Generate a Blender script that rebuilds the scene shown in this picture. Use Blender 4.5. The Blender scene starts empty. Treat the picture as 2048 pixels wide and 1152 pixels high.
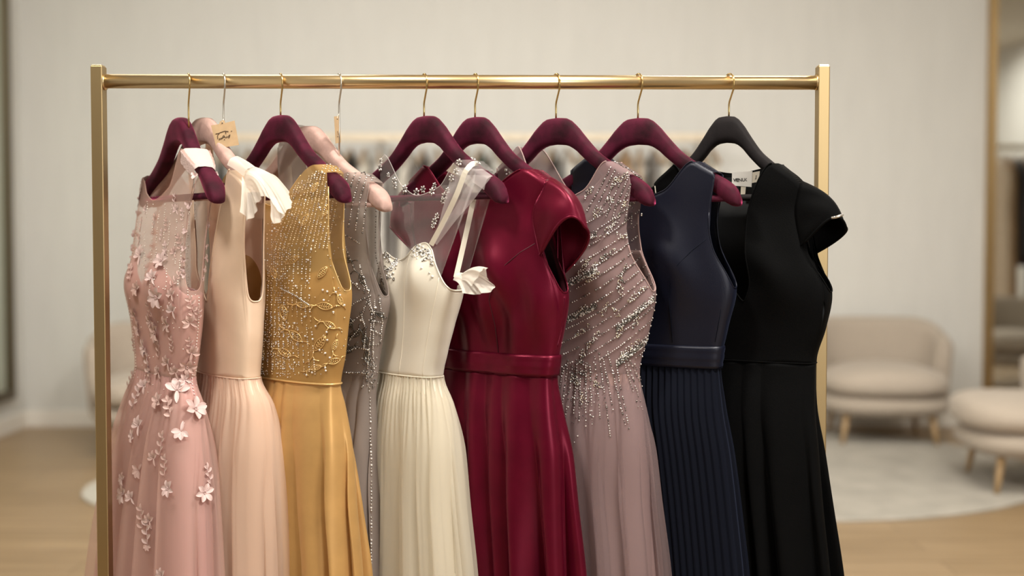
import bpy, math, random
import numpy as np
from mathutils import Vector, Matrix
from mathutils.bvhtree import BVHTree

SC = bpy.context.scene
COL = SC.collection
PI = math.pi
rad = math.radians

# ------------------------------------------------------------------ camera
FPX = 2400.0
CAMP = Vector((0.0, -2.52, 1.20))
TILT = math.atan(96.0 / FPX)
CF = Vector((0, math.cos(TILT), -math.sin(TILT)))
CU = Vector((0, math.sin(TILT), math.cos(TILT)))

def ray(x, y):
    return CF + Vector((1, 0, 0)) * ((x - 1024) / FPX) + CU * ((576 - y) / FPX)

def P(x, y, Y=0.0):
    d = ray(x, y)
    return CAMP + d * ((Y - CAMP.y) / d.y)

def proj(p):
    v = Vector(p) - CAMP
    w = v.dot(CF)
    return 1024 + FPX * v.x / w, 576 - FPX * v.dot(CU) / w

cam = bpy.data.cameras.new('camera')
cam.sensor_width = 36.0
cam.lens = FPX / 2048 * 36.0
cam.clip_start = 0.05
cam.dof.use_dof = True
cam.dof.focus_distance = 2.46
cam.dof.aperture_fstop = (cam.lens / 1000) / 0.030
camo = bpy.data.objects.new('camera', cam)
camo.location = CAMP
camo.rotation_euler = (PI / 2 - TILT, 0, 0)
COL.objects.link(camo)
SC.camera = camo

# ------------------------------------------------------------------ materials
def nodes_of(name):
    m = bpy.data.materials.new(name)
    m.use_nodes = True
    nt = m.node_tree
    return m, nt, nt.nodes['Principled BSDF'], nt.nodes['Material Output']

def setin(b, **kw):
    for k, v in kw.items():
        k = k.replace('_', ' ')
        for s in b.inputs:
            if s.name.lower() == k.lower():
                s.default_value = v if not (isinstance(v, tuple) and len(v) == 3) else (*v, 1)

def mat(name, col, rough=0.5, metal=0.0, bump=0.0, bscale=200.0, var=0.0, vscale=20.0, stretch=(1, 1, 1),
        alpha=1.0, col2=None, **kw):
    m, nt, b, out = nodes_of(name)
    N, L = nt.nodes, nt.links
    setin(b, Base_Color=col, Roughness=rough, Metallic=metal, **kw)
    tc = N.new('ShaderNodeTexCoord')
    mp = N.new('ShaderNodeMapping')
    mp.inputs['Scale'].default_value = stretch
    L.new(tc.outputs['Object'], mp.inputs['Vector'])
    if var or col2:
        nz = N.new('ShaderNodeTexNoise')
        nz.inputs['Scale'].default_value = vscale
        nz.inputs['Detail'].default_value = 4
        L.new(mp.outputs[0], nz.inputs['Vector'])
        mx = N.new('ShaderNodeMix')
        mx.data_type = 'RGBA'
        c2 = col2 or tuple(max(0, c * (1 - var)) for c in col)
        c1 = col if col2 else tuple(min(1, c * (1 + var * .5)) for c in col)
        mx.inputs[6].default_value = (*c2, 1)
        mx.inputs[7].default_value = (*c1, 1)
        rp = N.new('ShaderNodeMapRange')
        rp.inputs[1].default_value = .3
        rp.inputs[2].default_value = .7
        L.new(nz.outputs[0], rp.inputs[0])
        L.new(rp.outputs[0], mx.inputs[0])
        L.new(mx.outputs[2], b.inputs['Base Color'])
    if bump:
        nb = N.new('ShaderNodeTexNoise')
        nb.inputs['Scale'].default_value = bscale
        nb.inputs['Detail'].default_value = 3
        L.new(mp.outputs[0], nb.inputs['Vector'])
        bp = N.new('ShaderNodeBump')
        bp.inputs['Strength'].default_value = bump
        bp.inputs['Distance'].default_value = 0.002
        L.new(nb.outputs[0], bp.inputs['Height'])
        L.new(bp.outputs[0], b.inputs['Normal'])
    if alpha < 1:
        tr = N.new('ShaderNodeBsdfTransparent')
        ms = N.new('ShaderNodeMixShader')
        ms.inputs[0].default_value = alpha
        L.new(tr.outputs[0], ms.inputs[1])
        tl = N.new('ShaderNodeBsdfTranslucent')
        tl.inputs['Color'].default_value = (*col, 1)
        m2 = N.new('ShaderNodeMixShader')
        m2.inputs[0].default_value = .35
        L.new(b.outputs[0], m2.inputs[1])
        L.new(tl.outputs[0], m2.inputs[2])
        L.new(m2.outputs[0], ms.inputs[2])
        L.new(ms.outputs[0], out.inputs['Surface'])
    return m

def velvet(name, col, tint, sheen=1.0, rough=.75, spec=.2, var=.35, vscale=45, sr=.35):
    return mat(name, col, rough, var=var, vscale=vscale, bump=.15, bscale=500, Specular_IOR_Level=spec,
               Sheen_Weight=sheen, Sheen_Roughness=sr, Sheen_Tint=tint)

M = {}
M['brass'] = mat('brushed_brass', (.44, .33, .175), .45, 1.0, bump=.05, bscale=60, stretch=(30, 30, 1))
M['brassrail'] = mat('polished_brass', (.80, .62, .36), .30, 1.0)
M['goldwire'] = mat('gold_wire', (.62, .45, .20), .25, 1.0)
M['silverwire'] = mat('silver_wire', (.72, .69, .62), .28, 1.0)
M['burg'] = velvet('burgundy_velvet', (.055, .003, .015), (.85, .10, .28), .42, var=.7, vscale=28)
M['pinkv'] = velvet('dusty_pink_velvet', (.50, .33, .29), (.95, .75, .70), .3, var=.22)
M['blackv'] = velvet('black_hanger_velvet', (.008, .006, .007), (.25, .2, .2), .06)
M['bkvelvet'] = velvet('black_velvet', (.0012, .0013, .0016), (.5, .55, .62), .014, vscale=12, sr=.2, spec=.08)
M['crimson'] = mat('crimson_satin_velvet', (.125, .003, .0195), .36, .5, Specular_IOR_Level=.3, bump=.08, bscale=700,
                   Sheen_Weight=.25, Sheen_Roughness=.25, Sheen_Tint=(1.0, .16, .30), var=.12, vscale=25)
M['crimin'] = mat('crimson_lining', (.06, .004, .012), .6)
M['navy'] = mat('navy_satin', (.0036, .0048, .0145), .42, .25, Specular_IOR_Level=.45, bump=.1, bscale=800,
                Sheen_Weight=.06, Sheen_Roughness=.4, Sheen_Tint=(.4, .5, .9))
M['navych'] = mat('navy_chiffon', (.0021, .0030, .0075), .8, Specular_IOR_Level=.1, Sheen_Weight=.06, Sheen_Tint=(.4, .5, .9))
M['pinklin'] = mat('pink_lining', (.60, .335, .33), .55, var=.08, Sheen_Weight=.15, Sheen_Tint=(1, .8, .8))
M['pinktul'] = mat('pink_tulle', (.80, .565, .50), .8, alpha=.36, Specular_IOR_Level=.1)
M['pinkskirt'] = mat('pink_skirt_tulle', (.70, .475, .445), .8, alpha=.5, Specular_IOR_Level=.1)
M['petal'] = mat('petal_fabric', (.68, .505, .49), .6, bump=.2, bscale=400, Sheen_Weight=.2)
M['petald'] = mat('dusky_petal_fabric', (.60, .405, .37), .6, bump=.2, bscale=400, Sheen_Weight=.2)
M['lace'] = mat('pale_pink_lace', (.58, .44, .42), .7, bump=.5, bscale=300)
M['champ'] = mat('champagne_satin', (.78, .585, .44), .38, .15, var=.05, Specular_IOR_Level=.4, Sheen_Weight=.2, Sheen_Tint=(1, .9, .8))
M['champtul'] = mat('champagne_tulle', (.86, .69, .57), .85, alpha=.5, Specular_IOR_Level=.1)
M['champin'] = mat('champagne_lining', (.76, .54, .42), .6)
M['chiff'] = mat('white_chiffon', (.90, .85, .78), .7, alpha=.72, Specular_IOR_Level=.2, Sheen_Weight=.3)
M['goldsat'] = mat('gold_satin', (.58, .34, .125), .42, .35, var=.08, Specular_IOR_Level=.4, Sheen_Weight=.2, Sheen_Tint=(1, .8, .45), bump=.05, bscale=500)
M['goldbod'] = mat('gold_bodice_cloth', (.50, .275, .085), .5, var=.12, Sheen_Weight=.15, Sheen_Tint=(1, .8, .45))
M['goldtul'] = mat('gold_tulle', (.64, .41, .15), .7, alpha=.66, Specular_IOR_Level=.2)
M['goldthr'] = mat('gold_thread', (.82, .57, .25), .35, .6)
M['goldbead'] = mat('pale_gold_bead', (.95, .80, .55), .18, .75)
M['crystal'] = mat('crystal', (.92, .90, .88), .08, .45, Specular_IOR_Level=.9)
M['silvbead'] = mat('silver_bead', (.72, .70, .68), .2, .85)
M['darkbead'] = mat('smoky_bead', (.20, .19, .18), .2, .8)
M['pearl'] = mat('pearl_bead', (.88, .80, .74), .25, .1, Specular_IOR_Level=.8)
M['greylin'] = mat('grey_lining', (.215, .175, .155), .6, var=.1)
M['greytul'] = mat('grey_tulle', (.40, .335, .305), .75, alpha=.68, Specular_IOR_Level=.2)
M['ivory'] = mat('ivory_satin', (.76, .71, .61), .36, .12, Specular_IOR_Level=.4, Sheen_Weight=.15, bump=.04, bscale=500)
M['ivorytul'] = mat('ivory_tulle', (.82, .77, .66), .85, alpha=.5, Specular_IOR_Level=.1)
M['ivorylin'] = mat('ivory_lining', (.78, .72, .60), .6)
M['illus'] = mat('clear_illusion_tulle', (.94, .88, .86), .6, alpha=.15, Specular_IOR_Level=.3)
M['illus2'] = mat('clear_illusion_shoulder', (.88, .82, .82), .6, alpha=.36, Specular_IOR_Level=.3)
M['mauvelin'] = mat('mauve_lining', (.33, .215, .205), .5, var=.07, Sheen_Weight=.15, Sheen_Tint=(1, .85, .85))
M['mauvetul'] = mat('mauve_tulle', (.43, .315, .325), .75, alpha=.42, Specular_IOR_Level=.2)
M['white'] = mat('white_label', (.86, .84, .80), .7)
M['cream'] = mat('cream_label', (.74, .68, .57), .7)
M['ink'] = mat('dark_ink', (.02, .018, .02), .7)
M['kraft'] = mat('kraft_card', (.47, .325, .185), .8, var=.1, vscale=60)
M['brownink'] = mat('brown_ink', (.05, .025, .012), .7)
M['boucle'] = mat('boucle_fabric', (.43, .37, .31), .95, bump=.9, bscale=120, var=.08, vscale=90, Specular_IOR_Level=.1, Sheen_Weight=.2)
M['cushion'] = mat('cushion_fabric', (.49, .425, .36), .95, bump=.9, bscale=120, var=.08, vscale=90, Specular_IOR_Level=.1, Sheen_Weight=.2)
M['chairleg'] = mat('chair_leg_wood', (.40, .27, .14), .45)
M['rug'] = mat('rug_wool', (.455, .43, .385), .95, bump=1, bscale=150, var=.16, vscale=6, Specular_IOR_Level=.05)
M['rugw'] = mat('pale_rug_wool', (.58, .56, .50), .95, bump=1, bscale=150, var=.1, vscale=6, Specular_IOR_Level=.05)
M['mirror'] = mat('mirror_glass', (.80, .82, .80), .02, 1.0)
M['mirrorg'] = mat('green_mirror_glass', (.52, .55, .47), .12, 1.0)
M['mframe'] = mat('mirror_frame_brass', (.42, .29, .14), .4, 1.0)
M['mframed'] = mat('dark_frame_bronze', (.13, .105, .07), .5, .6)
M['wall'] = mat('linen_wallpaper', (.655, .65, .625), .9, bump=.25, bscale=90, stretch=(6, 1, 1), var=.03, vscale=3, Specular_IOR_Level=.1)
M['ceil'] = mat('ceiling_paint', (.62, .58, .50), .9)
M['base'] = mat('white_paint', (.80, .77, .72), .5)

def floor_mat():
    m, nt, b, out = nodes_of('oak_floor')
    N, L = nt.nodes, nt.links
    tc = N.new('ShaderNodeTexCoord')
    br = N.new('ShaderNodeTexBrick')
    br.inputs['Scale'].default_value = 1.0
    br.inputs['Brick Width'].default_value = 1.6
    br.inputs['Row Height'].default_value = .16
    br.inputs['Mortar Size'].default_value = .0025
    br.inputs['Color1'].default_value = (.385, .272, .158, 1)
    br.inputs['Color2'].default_value = (.33, .23, .128, 1)
    br.inputs['Mortar'].default_value = (.21, .14, .075, 1)
    L.new(tc.outputs['Object'], br.inputs['Vector'])
    mp = N.new('ShaderNodeMapping')
    mp.inputs['Scale'].default_value = (.9, 14, 1)
    L.new(tc.outputs['Object'], mp.inputs['Vector'])
    nz = N.new('ShaderNodeTexNoise')
    nz.inputs['Scale'].default_value = 2.2
    nz.inputs['Detail'].default_value = 5
    L.new(mp.outputs[0], nz.inputs['Vector'])
    mx = N.new('ShaderNodeMix')
    mx.data_type = 'RGBA'
    mx.blend_type = 'MULTIPLY'
    mx.inputs[0].default_value = .55
    cr = N.new('ShaderNodeValToRGB')
    cr.color_ramp.elements[0].position = .3
    cr.color_ramp.elements[0].color = (.62, .58, .52, 1)
    cr.color_ramp.elements[1].position = .65
    cr.color_ramp.elements[1].color = (1.1, 1.1, 1.08, 1)
    L.new(nz.outputs[0], cr.inputs[0])
    L.new(br.outputs[0], mx.inputs[6])
    L.new(cr.outputs[0], mx.inputs[7])
    L.new(mx.outputs[2], b.inputs['Base Color'])
    b.inputs['Roughness'].default_value = .42
    return m
M['floor'] = floor_mat()

# ------------------------------------------------------------------ object helpers
def empty(name, loc, label=None, cat=None, group=None, rz=0.0):
    o = bpy.data.objects.new(name, None)
    o.empty_display_size = .05
    o.location = loc
    o.rotation_euler = (0, 0, rz)
    COL.objects.link(o)
    if label: o['label'] = label
    if cat: o['category'] = cat
    if group: o['group'] = group
    return o

def obj(name, vf, m, parent=None, smooth=True, label=None, cat=None, group=None, kind=None, local=False, solid=0.0):
    """vf = (verts, faces[, material index per face]); world coordinates unless local."""
    vs, fs = vf[0], vf[1]
    off = Vector((0, 0, 0))
    if parent and not local:
        q = parent
        while q:
            off += Vector(q.location)
            q = q.parent
    me = bpy.data.meshes.new(name)
    me.from_pydata([(v[0] - off.x, v[1] - off.y, v[2] - off.z) for v in vs], [], fs)
    ms = m if isinstance(m, (list, tuple)) else [m]
    for k in ms:
        me.materials.append(k)
    if len(vf) > 2:
        me.polygons.foreach_set('material_index', vf[2])
    if smooth:
        me.polygons.foreach_set('use_smooth', [True] * len(fs))
    me.update()
    o = bpy.data.objects.new(name, me)
    COL.objects.link(o)
    if parent: o.parent = parent
    if label: o['label'] = label
    if cat: o['category'] = cat
    if group: o['group'] = group
    if kind: o['kind'] = kind
    if solid:
        md = o.modifiers.new('cloth_thickness', 'SOLIDIFY')
        md.thickness = solid
        md.offset = 0
    return o

def join(*vfs):
    V, F, I = [], [], []
    for k, vf in enumerate(vfs):
        b = len(V)
        V += [tuple(v) for v in vf[0]]
        F += [tuple(i + b for i in f) for f in vf[1]]
        I += list(vf[2]) if len(vf) > 2 else [0] * len(vf[1])
    return V, F, I

def setmat(vf, i):
    return vf[0], vf[1], [i] * len(vf[1])

def box(c, s, rot=None, bev=0.0):
    x, y, z = s[0] / 2, s[1] / 2, s[2] / 2
    if bev:
        import bmesh
        bm = bmesh.new()
        bmesh.ops.create_cube(bm, size=1.0)
        for v in bm.verts:
            v.co = Vector((v.co.x * s[0], v.co.y * s[1], v.co.z * s[2]))
        bmesh.ops.bevel(bm, geom=bm.edges[:], offset=bev, segments=2, affect='EDGES', profile=.5)
        vs = [v.co.copy() for v in bm.verts]
        bm.verts.index_update()
        fs = [tuple(v.index for v in f.verts) for f in bm.faces]
        bm.free()
    else:
        vs = [Vector((sx * x, sy * y, sz * z)) for sz in (-1, 1) for sy in (-1, 1) for sx in (-1, 1)]
        fs = [(0, 2, 3, 1), (4, 5, 7, 6), (0, 1, 5, 4), (2, 6, 7, 3), (0, 4, 6, 2), (1, 3, 7, 5)]
    if rot is not None:
        vs = [rot @ v for v in vs]
    return [v + Vector(c) for v in vs], fs

def tube(pts, r, seg=10, closed=False, caps=True):
    pts = [Vector(p) for p in pts]
    n = len(pts)
    rs = r if isinstance(r, (list, tuple)) else [r] * n
    V, F = [], []
    up = None
    for i, p in enumerate(pts):
        a = pts[(i - 1) % n] if (closed or i > 0) else p
        b = pts[(i + 1) % n] if (closed or i < n - 1) else p
        t = (b - a)
        if t.length < 1e-9: t = Vector((0, 0, 1))
        t.normalize()
        if up is None:
            up = Vector((0, 0, 1)) if abs(t.z) < .9 else Vector((1, 0, 0))
        x = (up - t * up.dot(t))
        if x.length < 1e-6: x = t.orthogonal()
        x.normalize()
        up = x
        y = t.cross(x)
        for k in range(seg):
            w = 2 * PI * k / seg
            V.append(p + (x * math.cos(w) + y * math.sin(w)) * rs[i])
    for i in range(n if closed else n - 1):
        j = (i + 1) % n
        for k in range(seg):
            l = (k + 1) % seg
            F.append((i * seg + k, i * seg + l, j * seg + l, j * seg + k))
    if caps and not closed:
        F.append(tuple(range(seg))[::-1])
        F.append(tuple((n - 1) * seg + k for k in range(seg)))
    return V, F

def loft(rings, close_ring=True, caps=True):
    V, F = [], []
    m = len(rings[0])
    for r in rings: V += [Vector(p) for p in r]
    for i in range(len(rings) - 1):
        for k in range(m if close_ring else m - 1):
            l = (k + 1) % m
            F.append((i * m + k, i * m + l, (i + 1) * m + l, (i + 1) * m + k))
    if caps and close_ring:
        F.append(tuple(range(m))[::-1])
        F.append(tuple((len(rings) - 1) * m + k for k in range(m)))
    return V, F

def pchip(xs, ys):
    xs = np.asarray(xs, float); ys = np.asarray(ys, float)
    h = np.diff(xs); d = np.diff(ys) / h
    n = len(xs)
    m = np.zeros(n)
    if n == 2: m[:] = d[0]
    else:
        for i in range(1, n - 1):
            if d[i - 1] * d[i] > 0:
                w1 = 2 * h[i] + h[i - 1]; w2 = h[i] + 2 * h[i - 1]
                m[i] = (w1 + w2) / (w1 / d[i - 1] + w2 / d[i])
        m[0] = d[0]; m[-1] = d[-1]
    def f(x):
        x = min(max(x, xs[0]), xs[-1])
        i = int(min(max(np.searchsorted(xs, x) - 1, 0), n - 2))
        t = (x - xs[i]) / h[i]
        t2, t3 = t * t, t * t * t
        return float((2*t3-3*t2+1)*ys[i] + (t3-2*t2+t)*h[i]*m[i] + (-2*t3+3*t2)*ys[i+1] + (t3-t2)*h[i]*m[i+1])
    return f

def smooth01(t):
    t = min(max(t, 0), 1)
    return t * t * (3 - 2 * t)

# bead templates
def ico():
    t = (1 + 5 ** .5) / 2
    v = [(-1, t, 0), (1, t, 0), (-1, -t, 0), (1, -t, 0), (0, -1, t), (0, 1, t), (0, -1, -t), (0, 1, -t), (t, 0, -1), (t, 0, 1), (-t, 0, -1), (-t, 0, 1)]
    l = (1 + t * t) ** .5
    v = [Vector(p) / l for p in v]
    f = [(0, 11, 5), (0, 5, 1), (0, 1, 7), (0, 7, 10), (0, 10, 11), (1, 5, 9), (5, 11, 4), (11, 10, 2), (10, 7, 6), (7, 1, 8),
         (3, 9, 4), (3, 4, 2), (3, 2, 6), (3, 6, 8), (3, 8, 9), (4, 9, 5), (2, 4, 11), (6, 2, 10), (8, 6, 7), (9, 8, 1)]
    return v, f
ICO = ico()

class Beads:
    def __init__(self): self.V, self.F, self.I = [], [], []
    def add(self, p, r, mi=0, axis=None, el=1.0):
        b = len(self.V)
        for v in ICO[0]:
            q = v * r
            if axis is not None and el != 1:
                q = q + axis * (q.dot(axis) * (el - 1))
            self.V.append(p + q)
        for f in ICO[1]:
            self.F.append(tuple(i + b for i in f)); self.I.append(mi)
    def vf(self): return self.V, self.F, self.I

# ------------------------------------------------------------------ room
WY = 5.16      # back wall
LX = -3.13     # left wall
RX = 5.3
FY = -5.2
CH = 3.25
def struct(name, vf, m):
    o = obj(name, vf, m, kind='structure', smooth=False)
    return o
struct('floor', box(((LX + RX) / 2, (FY + WY) / 2, -.05), (RX - LX + .4, WY - FY + .4, .1)), M['floor'])
struct('ceiling', box(((LX + RX) / 2, (FY + WY) / 2, CH + .05), (RX - LX + .4, WY - FY + .4, .1)), M['ceil'])
struct('wall_back', box(((LX + RX) / 2, WY + .06, CH / 2), (RX - LX + .4, .12, CH)), M['wall'])
struct('wall_left', box((LX - .06, (FY + WY) / 2, CH / 2), (.12, WY - FY, CH)), M['wall'])
struct('wall_right', box((RX + .06, (FY + WY) / 2, CH / 2), (.12, WY - FY, CH)), M['wall'])
struct('wall_front', box(((LX + RX) / 2, FY - .06, CH / 2), (RX - LX + .4, .12, CH)), mat('darkened_front_wall', (.10, .085, .07), .9))  # unseen wall, coloured dark to cut bounce light on the dresses
struct('baseboard_back', box(((LX + RX) / 2, WY - .009, .055), (RX - LX, .018, .11), bev=.004), M['base'])
struct('baseboard_left', box((LX + .009, (FY + WY) / 2, .055), (.018, WY - FY, .11), bev=.004), M['base'])
struct('baseboard_right', box((RX - .009, (FY + WY) / 2, .055), (.018, WY - FY, .11), bev=.004), M['base'])

# floor mirror on the back wall, right
def rect_frame(cx0, cx1, z0, z1, w, d, place):
    """four mitred bars; place(u,z,dep)->world"""
    def bar(a, b, c, e):
        vs = []
        for dep in (0, d):
            for (u, z) in (a, b, c, e): vs.append(place(u, z, dep))
        return vs, [(0, 1, 2, 3), (7, 6, 5, 4), (0, 4, 5, 1), (1, 5, 6, 2), (2, 6, 7, 3), (3, 7, 4, 0)]
    return join(bar((cx0, z0), (cx0 + w, z0 + w), (cx0 + w, z1 - w), (cx0, z1)), bar((cx1, z0), (cx1, z1), (cx1 - w, z1 - w), (cx1 - w, z0 + w)),
                bar((cx0, z0), (cx1, z0), (cx1 - w, z0 + w), (cx0 + w, z0 + w)), bar((cx0, z1), (cx0 + w, z1 - w), (cx1 - w, z1 - w), (cx1, z1)))
mx0 = P(1972, 560, WY - .04).x
mr = empty('standing_mirror', (mx0 + .65, WY - .03, 0), 'tall brass-framed mirror on the back wall reflecting dresses and a chair', 'mirror')
pl = lambda u, z, dep: Vector((u, WY - .004 - dep, z))
obj('frame', rect_frame(mx0, mx0 + 1.35, .20, 2.95, .05, .045, pl), M['mframe'], mr, smooth=False)
obj('glass', box((mx0 + .675, WY - .015, 1.575), (1.27, .01, 2.67)), M['mirror'], mr, smooth=False)
# left wall mirror panel
my1 = 4.92
ml = empty('wall_mirror', (LX + .02, my1 - 1.0, .3), 'dark-framed greenish mirror panel on the left wall', 'mirror')
pl = lambda u, z, dep: Vector((LX + .004 + dep, u, z))
obj('frame', rect_frame(my1 - 2.0, my1, .22, 2.95, .05, .04, pl), M['mframed'], ml, smooth=False)
obj('glass', box((LX + .016, my1 - 1.0, 1.585), (.012, 1.92, 2.65)), M['mirrorg'], ml, smooth=False)

# rugs
def rug(cx, cy, a, b, m, label):
    rings = []
    for (k, z) in ((1.0, .001), (1.0, .010), (.99, .014), (.5, .015), (.02, .015)):
        rings.append([(cx + a * k * math.cos(2 * PI * i / 96), cy + b * k * math.sin(2 * PI * i / 96), z) for i in range(96)])
    return obj('round_rug', loft(rings), m, label=label, cat='rug', smooth=False)
rug(1.30, 3.80, 1.45, 1.27, M['rug'], 'pale grey round rug under the armchairs on the right')
rug(-1.46, 3.28, .60, .60, M['rugw'], 'whitish round rug edge behind the left post of the rack')

# armchairs
def chair_mesh():
    parts = {}
    rings = []
    n = 44
    for i in range(n + 1):
        t = -1 + 2 * i / n
        al = t * rad(100)
        sx, sy = math.sin(al), math.cos(al)
        x = .355 * math.copysign(abs(sx) ** .85, sx)
        y = .06 + .27 * math.copysign(abs(sy) ** .85, sy)
        if sy < 0:
            y = .06 + .27 * sy * 1.0
        tx, ty = .355 * math.cos(al), -.27 * math.sin(al)
        nl = math.hypot(tx, ty)
        nx, ny = -ty / nl, tx / nl        # outward
        if nx * x + ny * (y - .06) < 0: nx, ny = -nx, -ny
        top = .60 + .12 * smooth01((math.cos(al) + .25) / 1.1)
        e = min(1.0, (1 - abs(t)) / .035 + .0)
        th = .055 * (.55 + .45 * math.sqrt(max(0, min(1, e))))
        sec = []
        m = 20
        for k in range(m):
            w = 2 * PI * k / m
            c, s = math.cos(w), math.sin(w)
            rr = th * math.copysign(abs(c) ** .8, c)
            zz = (.19 + top) / 2 + (top - .19) / 2 * math.copysign(abs(s) ** .35, s) * (.97 + .03 * e)
            lean = .10 * max(0, (zz - .3)) * 1.0
            sec.append((x + nx * (rr + lean), y + ny * (rr + lean), zz))
        rings.append(sec)
    parts['shell'] = loft(rings)
    def puff(z0, z1, a, yf, yb, e=.5, sg=64, crown=.0):
        rings = []
        for j in range(13):
            v = -PI / 2 + PI * j / 12
            k = math.copysign(abs(math.cos(v)) ** .35, 1) if j not in (0, 12) else .02
            zz = (z0 + z1) / 2 + (z1 - z0) / 2 * math.sin(v)
            ring = []
            for i in range(sg):
                w = 2 * PI * i / sg
                c, s = math.cos(w), math.sin(w)
                xx = a * math.copysign(abs(c) ** .7, c) * k
                yy = (yb + yf) / 2 + (yb - yf) / 2 * math.copysign(abs(s) ** .75, s) * k
                zc = zz + (crown * (1 - (xx / a) ** 2) if j > 6 else 0)
                ring.append((xx, yy, zc))
            rings.append(ring)
        return loft(rings)
    parts['seat_base'] = puff(.17, .31, .375, -.40, .30)
    parts['seat_cushion'] = puff(.285, .43, .365, -.425, .28, crown=.035)
    parts['legs'] = []
    for sx in (-1, 1):
        for (y, ty) in ((-.26, -.03), (.22, .03)):
            parts['legs'].append(tube([(sx * .24, y, .19), (sx * .27, y + ty, 0)], [.022, .012], 12))
    return parts
CH_ME = {}
def armchair(loc, rz, label):
    r = empty('barrel_armchair', loc, label, 'armchair', 'beige barrel armchairs', rz)
    if not CH_ME:
        p = chair_mesh()
        a = obj('backrest', p['shell'], M['boucle'], r, local=True)
        b = obj('seat_base', p['seat_base'], M['boucle'], r, local=True)
        c = obj('seat_cushion', p['seat_cushion'], M['cushion'], r, local=True)
        ls = [obj('leg', l, M['chairleg'], r, local=True) for l in p['legs']]
        CH_ME['c'] = [a, b, c] + ls
    else:
        for s in CH_ME['c']:
            d = s.copy(); COL.objects.link(d); d.parent = r
    return r
armchair((2.22, 4.68, 0.0), rad(-6), 'beige boucle barrel armchair against the back wall, right of the rack')
armchair((2.585, 3.28, 0.0), rad(-97), 'nearer beige armchair facing left, cut off by the right edge')
armchair((-1.98, 4.26, 0.0), rad(14), 'beige armchair half hidden behind the left post and pink dress')
armchair((4.12, 2.9, 0.0), rad(200), 'beige armchair seen only in the brass-framed mirror')

# ------------------------------------------------------------------ far wall rail with garments
FR_Y = WY - .30
fr_z = P(900, 275, FR_Y).z
fx0, fx1 = P(395, 275, FR_Y).x, P(1440, 275, FR_Y).x
M['railpaint'] = mat('cream_rail', (.72, .63, .50), .5)
fr = empty('wall_rail', ((fx0 + fx1) / 2, FR_Y, fr_z), 'cream garment rail along the back wall behind the rack', 'clothes rail')
obj('rail', box(((fx0 + fx1) / 2, FR_Y, fr_z), (fx1 - fx0, .03, .05), bev=.006), M['railpaint'], fr)
for k in range(4):
    xx = fx0 + (fx1 - fx0) * (.03 + .94 * k / 3)
    obj('bracket', box((xx, (FR_Y + WY) / 2, fr_z), (.03, WY - FR_Y, .03), bev=.004), M['railpaint'], fr)

def garment_vf(w, d, L, flare, rnd, shoulder=.05):
    """local, top at z=0; w half width along local y, d half thickness along x"""
    rings = []
    ph = rnd.random() * 6
    for j in range(12):
        t = j / 11
        z = -.035 - L * t
        ww = w * (.42 + .58 * smooth01(t * 9)) * (1 + flare * max(0, t - .35))
        if .15 < t < .5: ww *= 1 - .12 * math.sin((t - .15) / .35 * PI)
        dd = d * (.5 + .5 * smooth01(t * 6)) * (1 + flare * .8 * t)
        ring = []
        for i in range(28):
            a = 2 * PI * i / 28
            k = 1 + .10 * t * math.sin(5 * a + ph) + .05 * t * math.sin(9 * a + ph * 2)
            zz = z - (.09 * abs(math.cos(a)) if j == 0 else .06 * abs(math.cos(a)) * (1 - min(1, t * 3)))
            ring.append((dd * k * math.sin(a), ww * k * math.cos(a), zz))
        rings.append(ring)
    return loft(rings)
def far_hanger_vf():
    pts = [(0, -.014, .0), (0, -.022, .022), (0, -.012, .04), (0, .006, .042), (0, .018, .03), (0, .016, .015), (0, .002, -.03), (0, 0, -.06)]
    hook = tube(pts, .0025, 6)
    arms = tube([(0, -.19, -.155), (0, -.1, -.10), (0, 0, -.06), (0, .1, -.10), (0, .19, -.155)], [.012, .011, .010, .011, .012], 8)
    return hook, arms
FAR_COLS = {
    'black': (.012, .012, .014), 'charcoal': (.06, .055, .06), 'ivory': (.72, .68, .60), 'beige': (.52, .42, .32),
    'tan': (.46, .30, .17), 'grey': (.30, .29, .28), 'blush': (.62, .42, .36), 'green': (.05, .09, .08), 'plum': (.13, .07, .10), 'white': (.8, .78, .74)}
FM = {k: mat(k + '_garment_cloth', v, .8, var=.1) for k, v in FAR_COLS.items()}
M['farwood'] = mat('far_hanger_wood', (.35, .25, .16), .5)
rnd = random.Random(5)
seq = ['beige', 'black', 'charcoal', 'ivory', 'white', 'blush', 'beige', 'tan', 'grey', 'green', 'black', 'ivory', 'white', 'grey', 'ivory', 'charcoal',
       'white', 'beige', 'ivory', 'green', 'white', 'beige', 'ivory', 'grey', 'black', 'white', 'ivory', 'blush', 'white', 'tan', 'beige', 'grey', 'ivory', 'charcoal', 'white', 'ivory']
HG = {}
def far_hanger(loc, rz, group, label):
    r = empty('wooden_hanger', loc, label, 'hanger', group, rz)
    if not HG:
        h, a = far_hanger_vf()
        HG['p'] = [obj('hook', h, M['silverwire'], r, local=True), obj('arms', a, M['farwood'], r, local=True)]
    else:
        for s in HG['p']:
            d = s.copy(); COL.objects.link(d); d.parent = r
    return r
cnt = {}
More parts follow.
